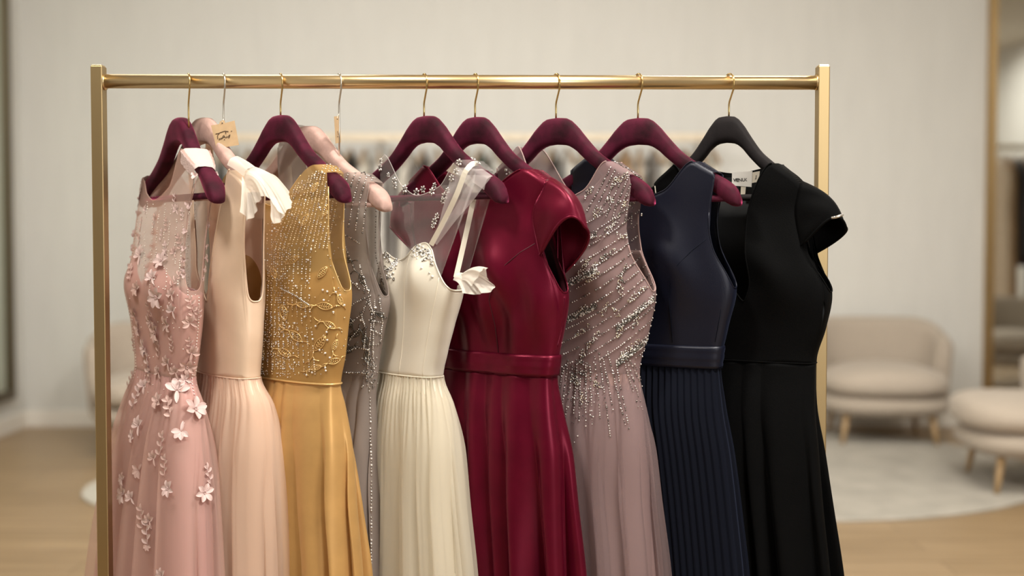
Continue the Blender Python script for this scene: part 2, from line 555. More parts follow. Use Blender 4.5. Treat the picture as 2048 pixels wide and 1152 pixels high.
for i, c in enumerate(seq):
    xx = fx0 + .05 + (fx1 - fx0 - .10) * i / (len(seq) - 1)
    rz = rad(rnd.uniform(-14, 14))
    # the hook's inner top (local z .04) sits on the rail's top
    hz = fr_z + .025 - .0375
    far_hanger((xx, FR_Y, hz), rz, 'hangers on the far wall rail', 'blurred wooden hanger on the cream rail by the back wall')
    g = obj('garment', garment_vf(.20, .020 + .010 * rnd.random(), .85 + .35 * rnd.random(), .25 * rnd.random(), rnd), FM[c], local=True,
            label='blurred %s garment hanging on the cream rail by the back wall' % c, cat='garment', group='%s garments on the far wall rail' % c)
    g.location = (xx, FR_Y, hz - .028)
    g.rotation_euler = (0, 0, rz)

# rack and dresses that the tall mirror reflects
rr = empty('garment_rail', (4.65, 1.9, 0), 'cream garment rack seen only in the tall mirror', 'clothes rack')
RZ2 = 2.04
obj('rail', tube([(4.0, 1.9, RZ2), (5.2, 1.9, RZ2)], .024, 14), M['railpaint'], rr)
for xx in (4.02, 5.18):
    obj('post', tube([(xx, 1.9, .0), (xx, 1.9, RZ2)], .018, 12), M['railpaint'], rr)
    obj('foot', box((xx, 1.9, .015), (.05, .5, .03), bev=.005), M['railpaint'], rr)
for i, (c, L) in enumerate((('beige', 1.35), ('tan', 1.30), ('charcoal', .95), ('plum', 1.0), ('charcoal', 1.5), ('black', 1.6), ('black', 1.6), ('green', 1.5))):
    xx = 4.42 + i * .085
    rz = rad(rnd.uniform(-12, 12))
    hz = RZ2 + .024 - .0375
    far_hanger((xx, 1.9, hz), rz, 'hangers reflected in the tall mirror', 'wooden hanger on the rack seen in the tall mirror')
    g = obj('gown', garment_vf(.20, .045, L, .35, rnd), FM[c], local=True,
            label='%s gown on the rack reflected in the tall mirror' % c, cat='gown', group='%s gowns reflected in the mirror' % c)
    g.location = (xx, 1.9, hz - .028)
    g.rotation_euler = (0, 0, rz)

# ------------------------------------------------------------------ brass clothing rack
zr = P(900, 164.5, 0).z
xl0, xl1 = P(187.5, 300, 0).x, P(211, 300, 0).x
xr0, xr1 = P(1632, 300, 0).x, P(1655, 300, 0).x
z_top = P(200, 133, 0).z
rack = empty('clothing_rack', (0, 0, 0), 'brushed brass clothing rack that carries the row of dresses', 'clothing rack')
RAIL_R = .0147
obj('rail', tube([((xl0 + xl1) / 2, 0, zr + .002), ((xr0 + xr1) / 2, 0, zr - .001)], RAIL_R, 40), M['brassrail'], rack)
for (a, b) in ((xl0, xl1), (xr0, xr1)):
    cxp = (a + b) / 2
    po = obj('post', box((cxp, 0, (z_top + .03) / 2), (b - a, .030, z_top - .03), bev=.002), M['brass'], rack, smooth=False)
    obj('end_cap', box((cxp, 0, z_top + .0005), (b - a - .004, .026, .004), bev=.001), M['brassrail'], po, smooth=False)
    obj('foot', box((cxp, 0, .016), (.04, .52, .032), bev=.004), M['brass'], rack, smooth=False)
    sgn = 1 if cxp < 0 else -1
    obj('rail_collar', tube([(cxp + sgn * (b - a) / 2, 0, zr), (cxp + sgn * ((b - a) / 2 + .003), 0, zr)], .0165, 32), M['brassrail'], rack)
obj('lower_bar', tube([((xl0 + xl1) / 2, 0, .10), ((xr0 + xr1) / 2, 0, .10)], .011, 24), M['brass'], rack)

# ------------------------------------------------------------------ hangers
HT = pchip([0, .10, .2, .3, .45, .6, .75, .88, .96, 1.0], [0, -.002, -.018, -.043, -.077, -.099, -.119, -.135, -.150, -.170])
HB = pchip([0, .10, .2, .3, .45, .6, .75, .88, .96, 1.0], [-.056, -.058, -.068, -.087, -.112, -.132, -.156, -.180, -.188, -.187])
HD = pchip([0, .3, .6, .8, .92, 1.0], [.0145, .0145, .0145, .018, .0195, .013])

class Hanger:
    def __init__(self, hookx, cx, ytop, theta, w, m, wire, label, off_hook_tag=None):
        self.th = rad(theta)
        self.h = Vector((math.cos(self.th), -math.sin(self.th), 0))
        self.n = Vector((-math.sin(self.th), -math.cos(self.th), 0))
        hx = P(hookx, 200, 0).x
        ccx = P(cx, 200, 0).x
        self.off = (hx - ccx) / self.h.x
        self.c = Vector((ccx, -self.off * self.h.y, P(cx, ytop, 0).z))
        self.w = w
        self.hx = hx
        r = empty('velvet_hanger', (hx, 0, self.c.z), label, 'hanger', 'velvet hangers on the brass rack')
        self.root = r
        rings = []
        n = 52
        for i in range(n + 1):
            s = -1 + 2 * i / n
            s = math.copysign(abs(s) ** .9, s)
            t = abs(s)
            zt, zb, hd = HT(t), HB(t), HD(t)
            zc, hh = (zt + zb) / 2, (zt - zb) / 2
            fw = .003 * t ** 3
            sec = []
            for k in range(20):
                a = 2 * PI * k / 20
                c, q = math.cos(a), math.sin(a)
                d = hd * math.copysign(abs(c) ** .75, c)
                z = zc + hh * math.copysign(abs(q) ** .6, q)
                sec.append(self.c + self.h * (s * w) + self.n * (d + fw) + Vector((0, 0, z)))
            rings.append(sec)
        obj('arms', loft(rings), m, r)
        zb = self.c.z - .171
        bar = []
        for s in (-1, 1):
            q = self.c + self.h * (s * w * .93) + self.n * .010
            bar.append(Vector((q.x, q.y, zb)))
        obj('trouser_bar', tube(bar, .0068, 14), m, r)
        # hook
        g = Vector((.40, -.917, 0))
        R = .0182
        pts = []
        zc = zr - .0005
        for k in range(15):
            a = rad(205 - 215 * k / 14)
            pts.append(Vector((hx, 0, zc)) + g * (R * math.cos(a)) + Vector((0, 0, R * math.sin(a) * .98)))
        pts += [Vector((hx, 0, zc - .014)) + g * .0170, Vector((hx, 0, zc - .040)) + g * .0015, Vector((hx, 0, zc - .046))]
        zend = self.c.z + HT(min(1, abs(self.off) / w)) - .004
        pts.append(Vector((hx, 0, (zc - .046 + zend) / 2)))
        pts.append(Vector((hx, 0, zend)))
        obj('hook', tube(pts, .0019, 10), wire, r, label=('silver hook' if wire is M['silverwire'] else 'gold hook'))
    def top(self, u):
        return self.c.z + HT(min(1, abs(u) / self.w))

HANG = {}
HANG[1] = Hanger(377, 350, 231, 53, .205, M['burg'], M['goldwire'], 'burgundy velvet hanger seen nearly end-on, holding the pink floral dress')
HANG[2] = Hanger(447, 395, 230, 43, .205, M['pinkv'], M['silverwire'], 'dusty pink velvet hanger with silver hook and square kraft tag')
HANG[3] = Hanger(561, 562, 230, 40, .205, M['burg'], M['goldwire'], 'dark burgundy velvet hanger holding the beaded gold dress')
HANG[4] = Hanger(678, 604, 246, 39, .245, M['pinkv'], M['silverwire'], 'dusty pink velvet hanger holding the grey beaded dress')
HANG[5] = Hanger(848, 853, 232, 41, .22, M['burg'], M['goldwire'], 'burgundy velvet hanger holding the ivory jewelled dress')
HANG[6] = Hanger(950, 953, 234, 37, .205, M['burg'], M['goldwire'], 'burgundy velvet hanger holding the crimson dress')
HANG[7] = Hanger(1112, 1115, 236, 34, .225, M['burg'], M['goldwire'], 'burgundy velvet hanger holding the mauve beaded dress')
HANG[8] = Hanger(1276, 1277, 236, 31, .225, M['burg'], M['goldwire'], 'burgundy velvet hanger holding the navy dress')
HANG[9] = Hanger(1458, 1455, 232, 30, .166, M['blackv'], M['goldwire'], 'black velvet hanger holding the black dress')

# ------------------------------------------------------------------ kraft tags on the silver hooks
def card(name, pxs, Y, thick, m, parent, jut=(0, 0)):
    """polygon given as a list of outline points (px) on a plane through Y, tilted by jut (dY per px x)"""
    x0 = sum(p[0] for p in pxs) / len(pxs)
    F_ = [P(x, y, Y + (x - x0) * jut[0]) for x, y in pxs]
    B_ = [p + Vector((0, thick, 0)) for p in F_]
    n = len(F_)
    fs = [tuple(range(n)), tuple(range(2 * n - 1, n - 1, -1))] + [(i, n + i, n + (i + 1) % n, (i + 1) % n) for i in range(n)]
    return obj(name, (F_ + B_, fs), m, parent, smooth=False)
t1 = empty('price_tag', P(447, 243, -.004), 'square brown kraft tag with handwriting hanging from the silver hook', 'tag')
card('card', [(422, 251), (438, 248), (440, 243), (445, 240), (449, 241), (450, 246), (469, 241), (478, 290), (433, 297)], -.006, .0008, M['kraft'], t1)
ink = [[(431, 268), (439, 266)], [(436, 278), (435, 271), (440, 265), (450, 262), (457, 263)], [(451, 262), (452, 268)],
       [(438, 280), (440, 276), (441, 279), (443, 275), (444, 278), (446, 272), (448, 270), (449, 274), (446, 275), (450, 273), (452, 276), (454, 272), (455, 275), (458, 271), (460, 269), (459, 274), (457, 276)],
       [(448, 279), (450, 279)], [(462, 262.5), (464, 262)]]
obj('handwriting', join(*[tube([P(x, y, -.0068) for x, y in s], .0006, 5) for s in ink]), M['brownink'], t1)
obj('eyelet', tube([P(444.5, 246, -.0065), P(444.5, 246, -.0075)], .0013, 10), M['brownink'], t1)
obj('string', tube([P(447, 238, -.0022), P(444.5, 242, -.005), P(444.5, 246, -.0072)], .0006, 6), M['cream'], t1)
t2 = empty('price_tag', P(676, 234, -.004), 'narrow kraft tag turned edge-on on the second silver hook', 'tag')
card('card', [(668, 233), (679, 232), (682, 285), (671, 287)], -.006, .0008, M['kraft'], t2, (.0022, 0))
obj('eyelet', tube([P(674.5, 238, -.0075), P(674.5, 238, -.009)], .0012, 10), M['brownink'], t2)
obj('string', tube([P(678, 228, -.0022), P(675, 233, -.006), P(674.5, 238, -.0085)], .0006, 6), M['cream'], t2)
obj('handwriting', join(*[tube([P(x, y, -.0075) for x, y in s], .0005, 5) for s in ([(673, 268), (675, 262), (677, 270)], [(674, 274), (677, 273)])]), M['brownink'], t2)

# ------------------------------------------------------------------ dresses
EC, ES = .92, .62
def spow(v, e): return math.copysign(abs(v) ** e, v)
def phi_table(N, ratio=.28):
    """phi values, symmetric about 0 and pi, near uniform in arc length of the cross section"""
    K = 4000
    ps = np.linspace(0, 2 * PI, K + 1)
    x = np.sign(np.cos(ps)) * np.abs(np.cos(ps)) ** EC
    y = ratio * np.sign(np.sin(ps)) * np.abs(np.sin(ps)) ** ES
    s = np.concatenate([[0], np.cumsum(np.hypot(np.diff(x), np.diff(y)))])
    return list(np.interp(np.linspace(0, s[-1], N + 1)[:-1], s, ps))

class Dress:
    def __init__(self, name, label, hanger, theta, rows, front, back, bust=(0, 0, .4, .03), bsh=.024, hem=.10):
        self.H = hanger
        th = rad(theta)
        self.h = Vector((math.cos(th), -math.sin(th), 0))
        self.n = Vector((-math.sin(th), -math.cos(th), 0))
        self.Y = hanger.c.y
        zs, cxs, as_, bs, ys_ = [], [], [], [], []
        rows = sorted(rows, key=lambda r: -r[0])        # bottom first
        slope = hanger.h.y / hanger.h.x
        for (y, xl, xr, b) in rows:
            z = P((xl + xr) / 2, y, self.Y).z
            cx = P((xl + xr) / 2, y, self.Y).x
            kk = 1.0 if y < 440 else max(.35, 1 - (y - 440) / 200)
            if y < 440: b = max(b, .034)
            a = (xr - xl) / 2 * .00105 / abs(self.h.x)
            for it in range(30):
                q = []
                for k in range(48):
                    f = 2 * PI * k / 48
                    p = Vector((cx, self.Y + (cx - hanger.c.x) * slope * kk, z)) + self.h * (a * spow(math.cos(f), EC)) + self.n * (b * spow(math.sin(f), ES))
                    q.append(proj(p)[0])
                l_, r_ = min(q), max(q)
                cx += ((xl + xr) - (l_ + r_)) / 2 * .00105 * .8
                a += ((xr - xl) - (r_ - l_)) / 2 * .00105 * .7
                a = max(a, b * .9, .03)
            zs.append(z); cxs.append(cx); as_.append(a); bs.append(b); ys_.append(self.Y + (cx - hanger.c.x) * slope * kk)
        self.fx, self.fa, self.fb, self.fy = pchip(zs, cxs), pchip(zs, as_), pchip(zs, bs), pchip(zs, ys_)
        self.bust = bust
        self.front, self.back = front, back
        self.bustz = self.zy(bust[0]) if bust[0] else 0
        self.hem = hem
        self.root = empty(name, (self.fx(zs[0]), self.Y, hem), label, 'dress', 'evening dresses on the brass rack')
        self.cache = {}
        self.wr = None
        self.bvhs = []
    def zy(self, y):
        zc = P(1024, y, self.Y).z
        return zc
    def edge(self, keys):
        """keys -> function of cu giving z"""
        us = [k[0] for k in keys]
        def sh(u):
            z = self.H.c.z - .1
            for _ in range(4):
                q = Vector((self.fx(z), self.fy(z), 0)) + self.h * (self.fa(z) * u) - Vector((self.H.c.x, self.H.c.y, 0))
                z = self.H.top(q.dot(self.H.h))
            return z + .0035
        zs = [sh(k[0]) if k[1] == 'S' else self.zy(k[1]) for k in keys]
        f = pchip(us, zs)
        spans = [(keys[i][0], keys[i + 1][0]) for i in range(len(keys) - 1) if keys[i][1] == 'S' and keys[i + 1][1] == 'S']
        def g(u):
            for a, b in spans:
                if a <= u <= b: return sh(u)
            return f(u)
        g.spans = spans
        return g
    def S(self, f, z, off=0.0):
        cu, su = spow(math.cos(f), EC), spow(math.sin(f), ES)
        a, b, cx = self.fa(z), self.fb(z), self.fx(z)
        u, d = a * cu, b * su
        if self.bust[1] and su > 0:
            k = self.bust
            dz = (z - self.bustz) / k[3]
            if abs(dz) < 4:
                e = math.exp(-dz * dz * (1 if dz > 0 else .6))
                bb = sum(math.exp(-((cu - s * k[2]) / .26) ** 2) for s in (-1, 1))
                d += k[1] * e * bb * min(1, su * 1.4)
        if self.wr: d += self.wr(cu, z, su)
        if off:
            nx, ny = math.cos(f) / max(a, .03), math.sin(f) / max(b, .02)
            l = math.hypot(nx, ny)
            u += off * nx / l
            d += off * ny / l
        p = Vector((cx, self.fy(z), z)) + self.h * u + self.n * d
        return p
    def sheet(self, name, m, lo, hi, N=150, Mr=30, off=0.0, bridge=True, solid=.0012, register=True, parent=None, kind=None, label=None):
        """tube between lo(cu,front) and hi(cu,front)"""
        ph = phi_table(N)
        V = []
        for f in ph:
            cu = spow(math.cos(f), EC)
            fr_ = math.sin(f) >= 0
            z0 = lo(cu, fr_) if callable(lo) else lo
            z1 = hi(cu, fr_) if callable(hi) else hi
            z1 = max(z1, z0 + .0005)
            for j in range(Mr + 1):
                V.append(self.S(f, z0 + (z1 - z0) * j / Mr, off))
        F = []
        W = Mr + 1
        for i in range(N):
            k = (i + 1) % N
            for j in range(Mr):
                F.append((i * W + j, k * W + j, k * W + j + 1, i * W + j + 1))
        if bridge and callable(hi):
            sp = getattr(hi, 'spans', [])
            for i in range(1, N // 2 - 1):
                c0, c1 = spow(math.cos(ph[i]), EC), spow(math.cos(ph[i + 1]), EC)
                if any(a <= min(c0, c1) and max(c0, c1) <= b for a, b in sp):
                    A, B = i * W + Mr, (i + 1) * W + Mr
                    C, D = (N - i) * W + Mr, (N - i - 1) * W + Mr
                    b0 = len(V)
                    V.append((V[A] + V[C]) / 2 + Vector((0, 0, .002)))
                    V.append((V[B] + V[D]) / 2 + Vector((0, 0, .002)))
                    F.append((A, B, b0 + 1, b0)); F.append((b0, b0 + 1, D, C))
        o = obj(name, (V, F), m, parent or self.root, solid=solid, kind=kind, label=label)
        if register: self.bvhs.append(BVHTree.FromPolygons(V, F))
        return o
    def topf(self):
        fe, be = self.edge(self.front), self.edge(self.back)
        g = lambda cu, fr_: fe(cu) if fr_ else be(cu)
        g.spans = [s for s in fe.spans]
        return g
    def skirt(self, name, m, y0, amp, k, off, seed, hem=None, N=420, Mr=44, gather=.0, solid=.0, tri=False, register=True, parent=None, sharp=1.05, z0=None, amp0=.0015, spread=3, lean=.58):
        r = random.Random(seed)
        z0 = z0 if z0 is not None else self.zy(y0)
        z1 = self.hem if hem is None else hem
        comps = [(max(2, k + r.randint(-spread, spread)), r.uniform(.5, 1), r.uniform(0, 2 * PI)) for _ in range(4)]
        sw = sum(c[1] for c in comps)
        kk = k + (k % 2)
        gk, gp = 3 * k + 5, r.uniform(0, 6)
        ph = phi_table(N)
        px_ = np.linspace(0, 2 * PI, N + 1)
        pe_ = np.array(ph + [2 * PI])
        V = []
        for i, f in enumerate(ph):
            s = 2 * PI * i / N
            dl = 0.0
            if tri:
                w = (s * k / (2 * PI)) % 1
                F0 = (w / .72 if w < .72 else (1 - w) / .28) * 2 - 1
            else:
                wv = sum(c[1] * math.sin((q + 1) * s + c[2]) for q, c in enumerate(comps)) / sw
                u_ = .5 * kk * s + 1.7 * wv
                F0 = 2 * abs(math.sin(u_)) ** sharp - 1
                dl = lean * (F0 + 1) / 2 * 2 * PI / kk
                F0 *= .72 + .28 * math.sin(5 * s + comps[0][2])
            G0 = math.sin(gk * s + gp)
            for j in range(Mr + 1):
                t = j / Mr
                t = t ** 1.25
                z = z0 + (z1 - z0) * t
                A = amp0 + (amp - amp0) * smooth01(t * 1.5) if not tri else amp * (.45 + .55 * t)
                o = off * (smooth01(t * 5)) + A * (F0 - (0 if tri else .42)) + gather * G0 * (1 - smooth01(t * 4))
                sl = (s + dl * smooth01(t * 3.0)) % (2 * PI)
                V.append(self.S(float(np.interp(sl, px_, pe_)), z, o))
        F = []
        W = Mr + 1
        for i in range(N):
            q = (i + 1) % N
            for j in range(Mr):
                F.append((i * W + j + 1, q * W + j + 1, q * W + j, i * W + j))
        o = obj(name, (V, F), m, parent or self.root, solid=solid)
        if register: self.bvhs.append(BVHTree.FromPolygons(V, F))
        return o
    def cast(self, x, y):
        d = ray(x, y).normalized()
        best = None
        for b in self.bvhs:
            h = b.ray_cast(CAMP, d)
            if h[0] is not None and (best is None or h[3] < best[2]):
                nn = h[1] if h[1].dot(d) < 0 else -h[1]
                best = (h[0], nn, h[3])
        return best
    def line_beads(self, B, pts, step, r, mi, jit=.0, lift=.0012, prob=1.0, rnd=random, el=1.0):
        """beads along a polyline given in picture space, dropped on the cloth"""
        for a, b in zip(pts[:-1], pts[1:]):
            L = math.hypot(b[0] - a[0], b[1] - a[1])
            n = max(1, int(L / step))
            for i in range(n):
                if rnd.random() > prob: continue
                t = i / n
                x, y = a[0] + (b[0] - a[0]) * t + rnd.uniform(-jit, jit), a[1] + (b[1] - a[1]) * t + rnd.uniform(-jit, jit)
                h = self.cast(x, y)
                if h:
                    q = mi if not isinstance(mi, (list, tuple)) else rnd.choice(mi)
                    ax = (P(b[0], b[1], 0) - P(a[0], a[1], 0)).normalized()
                    B.add(h[0] + h[1] * lift, r * 1.3 * rnd.uniform(.75, 1.25), q, ax, el)
    def edge_pts(self, f0, f1, n, off=.001):
        """points along the top edge between two phi values"""
        tf = self.topf()
        out = []
        for i in range(n + 1):
            f = f0 + (f1 - f0) * i / n
            cu = spow(math.cos(f), EC)
            out.append(self.S(f, tf(cu, math.sin(f) >= 0), off))
        return out

def frame_at(p, n, rot, s):
    n = n.normalized()
    up = Vector((0, 0, 1))
    x = up.cross(n)
    if x.length < 1e-4: x = Vector((1, 0, 0))
    x.normalize()
    y = n.cross(x)
    c, q = math.cos(rot), math.sin(rot)
    X, Yv = x * c + y * q, y * c - x * q
    return lambda v: p + (X * v[0] + Yv * v[1] + n * v[2]) * s

def leaf(ax, ay, bx, by, w, lift=.12, curl=.2):
    """petal from (ax,ay) to (bx,by) in the tangent plane, unit scale"""
    A, B_ = Vector((ax, ay, 0)), Vector((bx, by, 0))
    d = B_ - A
    s = Vector((-d.y, d.x, 0)).normalized()
    V, F = [], []
    n = 6
    for i in range(n + 1):
        t = i / n
        ww = w * (math.sin(PI * (t * .88 + .06)) ** .8)
        c = A + d * t
        zc = lift * math.sin(t * PI * .7)
        for q in (-1, -.5, 0, .5, 1):
            z = zc + curl * w * (abs(q) ** 2) + (-.03 if q == 0 else 0)
            V.append(c + s * (ww * q) + Vector((0, 0, z + .03)))
    for i in range(n):
        for q in range(4):
            F.append((i * 5 + q, i * 5 + q + 1, (i + 1) * 5 + q + 1, (i + 1) * 5 + q))
    return V, F

def full(H):
    return H
sleeveless = lambda pit, neck, un=.55, us=.93, c=None: [(-1, pit), (-.985, pit - 12), (-.955, pit - 80), (-us, 'S'), (-un, 'S'), (0, neck), (un, 'S'), (us, 'S'), (.955, pit - 80), (.985, pit - 12), (1, pit)]

RND = random.Random(11)

# ---- D1 pink floral
D1 = Dress('evening_dress', 'blush pink tulle dress with floral applique, leftmost on the rack', HANG[1], 55,
    [(322, 287, 428, .026), (370, 282, 428, .032), (420, 276, 418, .038), (500, 266, 410, .042), (590, 254, 407, .046), (650, 262, 404, .042), (700, 268, 398, .038), (745, 270, 391, .036),
     (800, 254, 403, .045), (900, 236, 417, .055), (1000, 220, 424, .060), (1152, 200, 430, .066), (1500, 170, 450, .075)],
    [(-1, 578), (-.985, 560), (-.95, 490), (-.92, 'S'), (-.74, 'S'), (-.45, 385), (-.1, 400), (.3, 378), (.64, 'S'), (.91, 'S'), (.95, 490), (.985, 560), (1, 578)],
    sleeveless(578, 372, .64, .91), bust=(560, .018, .42, .045))
sw1 = D1.edge([(-1, 585), (-.8, 550), (-.42, 508), (-.1, 560), (0, 572), (.1, 560), (.42, 516), (.8, 555), (1, 585)])
bk1 = D1.edge([(-1, 585), (0, 575), (1, 585)])
mid1 = lambda cu, fr_: sw1(cu) if fr_ else bk1(cu)
zw = D1.zy(745)
D1.sheet('bodice', M['pinklin'], zw, mid1, bridge=False, off=-.002)
D1.sheet('sheer_yoke', mat('pink_yoke_tulle', (.78, .555, .485), .8, alpha=.52, Specular_IOR_Level=.1), zw, D1.topf(), off=.0012, solid=0, Mr=44)
D1.skirt('underskirt', M['pinklin'], 745, .008, 14, -.010, 3, amp0=.001)
D1.skirt('tulle_skirt', M['pinkskirt'], 745, .020, 12, .004, 4, gather=.0015)
D1.skirt('tulle_overlay', M['pinktul'], 745, .026, 12, .016, 8, gather=.002, lean=.4)
def crisp_edge(D, name, m, r=.0011, n=60):
    """fine binding round both armholes and the neckline"""
    tf = D.topf()
    vs = []
    us = sorted(set(abs(a) for s in D.front if s[1] == 'S' for a in [s[0]]))
    un, uo = us[0], us[-1]
    def ph_of(u): return math.acos(max(-1, min(1, spow(u, 1 / EC))))
    fn, fo = ph_of(un), ph_of(uo)
    segs = [(-fo, fo), (PI - fo, PI + fo), (fn, PI - fn), (PI + fn, 2 * PI - fn)]
    vf = [tube(D.edge_pts(a, b, n, .0006), r, 6) for a, b in segs]
    return obj(name, join(*vf), m, D.root)
crisp_edge(D1, 'edge_binding', M['pinktul'], .0014)

# opaque lace caps over both shoulders
for lo_, hi_ in ((.635, .915), (-.915, -.74)):
    fe1, be1 = D1.edge(D1.front), D1.edge(D1.back)
    V, F = [], []
    nu, nd = 14, 17
    for i in range(nu + 1):
        u = lo_ + (hi_ - lo_) * i / nu
        f = math.acos(max(-1, min(1, spow(u, 1 / EC))))
        for j in range(nd):
            d = (j - 8) / 8
            zt = fe1(u)
            z = zt - .034 * max(0, abs(d) - .12) + .0015
            pa, pb = D1.S(f, z, .0025), D1.S(2 * PI - f, z, .0025)
            k = .5 + .5 * max(-1, min(1, d / .25))
            p = pa.lerp(pb, smooth01(k)) + Vector((0, 0, .0025 * max(0, 1 - abs(d) / .25)))
            V.append(p + D1.n * .0008 * math.sin(i * 1.9 + j * 1.3))
    for i in range(nu):
        for j in range(nd - 1):
            F.append((i * nd + j, i * nd + j + 1, (i + 1) * nd + j + 1, (i + 1) * nd + j))
    obj('shoulder_lace', (V, F), M['lace'], D1.root)

# flower appliques
def flower_vf(kind, r):
    parts = []
    if kind == 'bloom':
        n = 6
        for i in range(n):
            a = 2 * PI * i / n + r.uniform(-.2, .2)
            L = r.uniform(.85, 1.15)
            parts.append(leaf(.12 * math.cos(a), .12 * math.sin(a), L * math.cos(a), L * math.sin(a), .30, r.uniform(.12, .3)))
        B = Beads()
        for i in range(7):
            a = 2 * PI * i / 7
            B.add(Vector((.13 * math.cos(a), .13 * math.sin(a), .16)), .06)
        parts.append(B.vf())
    elif kind == 'half':
        for i in range(4):
            a = PI * (.1 + .8 * i / 3) + r.uniform(-.1, .1)
            parts.append(leaf(.1 * math.cos(a), .1 * math.sin(a), 1.1 * math.cos(a), 1.1 * math.sin(a), .32, .22))
        parts.append(leaf(0, 0, .2, -1.1, .2, .1))
        parts.append(tube([(0, 0, .04), (.1, -.5, .05), (.02, -1.0, .04)], .035, 5))
    else:
        pts = [(0, -1.4, .04), (.08, -.6, .06), (-.05, .2, .06), (.06, .9, .04)]
        parts.append(tube(pts, .04, 5))
        for i in range(5):
            y = -1.0 + i * .45
            s = 1 if i % 2 else -1
            parts.append(leaf(.02, y, s * .62, y + .45, .22, .15))
        parts.append(leaf(.05, .8, .1, 1.55, .22, .12))
    vf = join(*parts)
    return [Vector(v) for v in vf[0]], vf[1]
FLV = {k: [flower_vf(k, random.Random(s)) for s in range(2)] for k in ('bloom', 'half', 'spray')}
FLM = {}
def flower(D, x, y, s, kind, rot, m):
    h = D.cast(x, y)
    if not h: return
    key = (kind, RND.randint(0, 1), m.name)
    p, n = h[0] + h[1] * .0006, h[1]
    fr_ = frame_at(Vector((0, 0, 0)), n, rot, 1.0)
    X, Yv, Z = fr_((1, 0, 0)), fr_((0, 1, 0)), fr_((0, 0, 1))
    if key not in FLM:
        o = obj('floral_applique', FLV[kind][key[1]], m, D.root, local=True)
        FLM[key] = o.data
    else:
        o = bpy.data.objects.new('floral_applique', FLM[key])
        COL.objects.link(o); o.parent = D.root
    R = Matrix((X, Yv, Z)).transposed().to_4x4()
    o.matrix_local = Matrix.Translation(p - Vector(D.root.location)) @ R @ Matrix.Scale(s, 4)
FL = [(281, 512, 17, 'half', .4, 1), (274, 577, 13, 'bloom', .2, 0), (324, 522, 17, 'bloom', .5, 1), (314, 594, 18, 'bloom', .1, 1), (305, 556, 13, 'half', .8, 1),
      (271, 632, 13, 'half', .3, 0), (277, 656, 14, 'half', 2.6, 0), (303, 643, 14, 'half', .9, 0), (312, 664, 17, 'bloom', .4, 0), (333, 650, 14, 'half', -.8, 0), (346, 622, 12, 'half', 0, 1),
      (383, 614, 13, 'spray', .1, 0), (380, 645, 13, 'half', .9, 0), (395, 628, 10, 'spray', 0, 0), (289, 695, 15, 'bloom', .9, 1), (296, 724, 16, 'spray', .3, 1), (336, 727, 13, 'half', .4, 0),
      (374, 734, 14, 'bloom', .2, 0), (383, 706, 12, 'half', -.5, 0), (354, 782, 19, 'half', .1, 1), (389, 818, 21, 'bloom', .3, 1), (363, 862, 14, 'half', 2.9, 1), (337, 977, 13, 'bloom', .7, 1),
      (408, 985, 15, 'bloom', .3, 1), (416, 950, 13, 'spray', .1, 1), (272, 796, 15, 'spray', -.3, 1), (278, 852, 16, 'half', .2, 1), (266, 873, 13, 'bloom', .2, 1), (316, 803, 15, 'bloom', 0, 0),
      (338, 816, 14, 'spray', .2, 0), (323, 890, 15, 'spray', .2, 0), (308, 917, 12, 'half', .7, 0), (330, 933, 13, 'spray', -.1, 0), (246, 957, 12, 'bloom', .2, 1), (247, 988, 17, 'bloom', .5, 1),
      (263, 996, 12, 'half', .4, 1), (278, 940, 13, 'half', 2.4, 0), (284, 1036, 15, 'spray', .4, 0), (295, 1066, 16, 'spray', -.2, 1), (300, 1042, 12, 'half', .5, 0), (296, 1090, 9, 'half', 3, 0),
      (288, 773, 12, 'half', .2, 1), (300, 750, 12, 'spray', .2, 0), (352, 745, 11, 'half', .6, 0), (370, 760, 11, 'half', 1.2, 1), (300, 620, 10, 'spray', .6, 0), (262, 545, 12, 'spray', .3, 0),
      (352, 560, 11, 'spray', -.3, 0), (344, 590, 10, 'half', .5, 0), (296, 377, 11, 'bloom', .3, 1), (292, 420, 8, 'half', .3, 1), (350, 402, 9, 'spray', .1, 1), (354, 420, 9, 'half', .4, 1),
      (334, 450, 9, 'spray', .1, 0), (310, 440, 9, 'spray', -.1, 0), (360, 485, 10, 'spray', .1, 0), (350, 505, 9, 'half', .3, 0), (332, 500, 11, 'spray', .3, 1), (324, 470, 8, 'spray', 0, 1),
      (366, 430, 8, 'spray', 0, 1), (283, 450, 9, 'spray', 0, 0), (280, 480, 9, 'half', 0, 0), (268, 690, 10, 'spray', .5, 0), (258, 745, 10, 'half', .4, 0), (380, 690, 10, 'spray', .1, 0),
      (262, 760, 12, 'spray', -.3, 0), (324, 1152, 12, 'half', .2, 1), (318, 700, 11, 'spray', .1, 0), (318, 745, 11, 'half', .5, 0), (345, 690, 10, 'spray', .1, 0)]
for (x, y, s, k, rt, c) in FL:
    flower(D1, x, y, s * 1.22 * .00105, k, rt + RND.uniform(-.3, .3), M['petal'] if c else M['petald'])
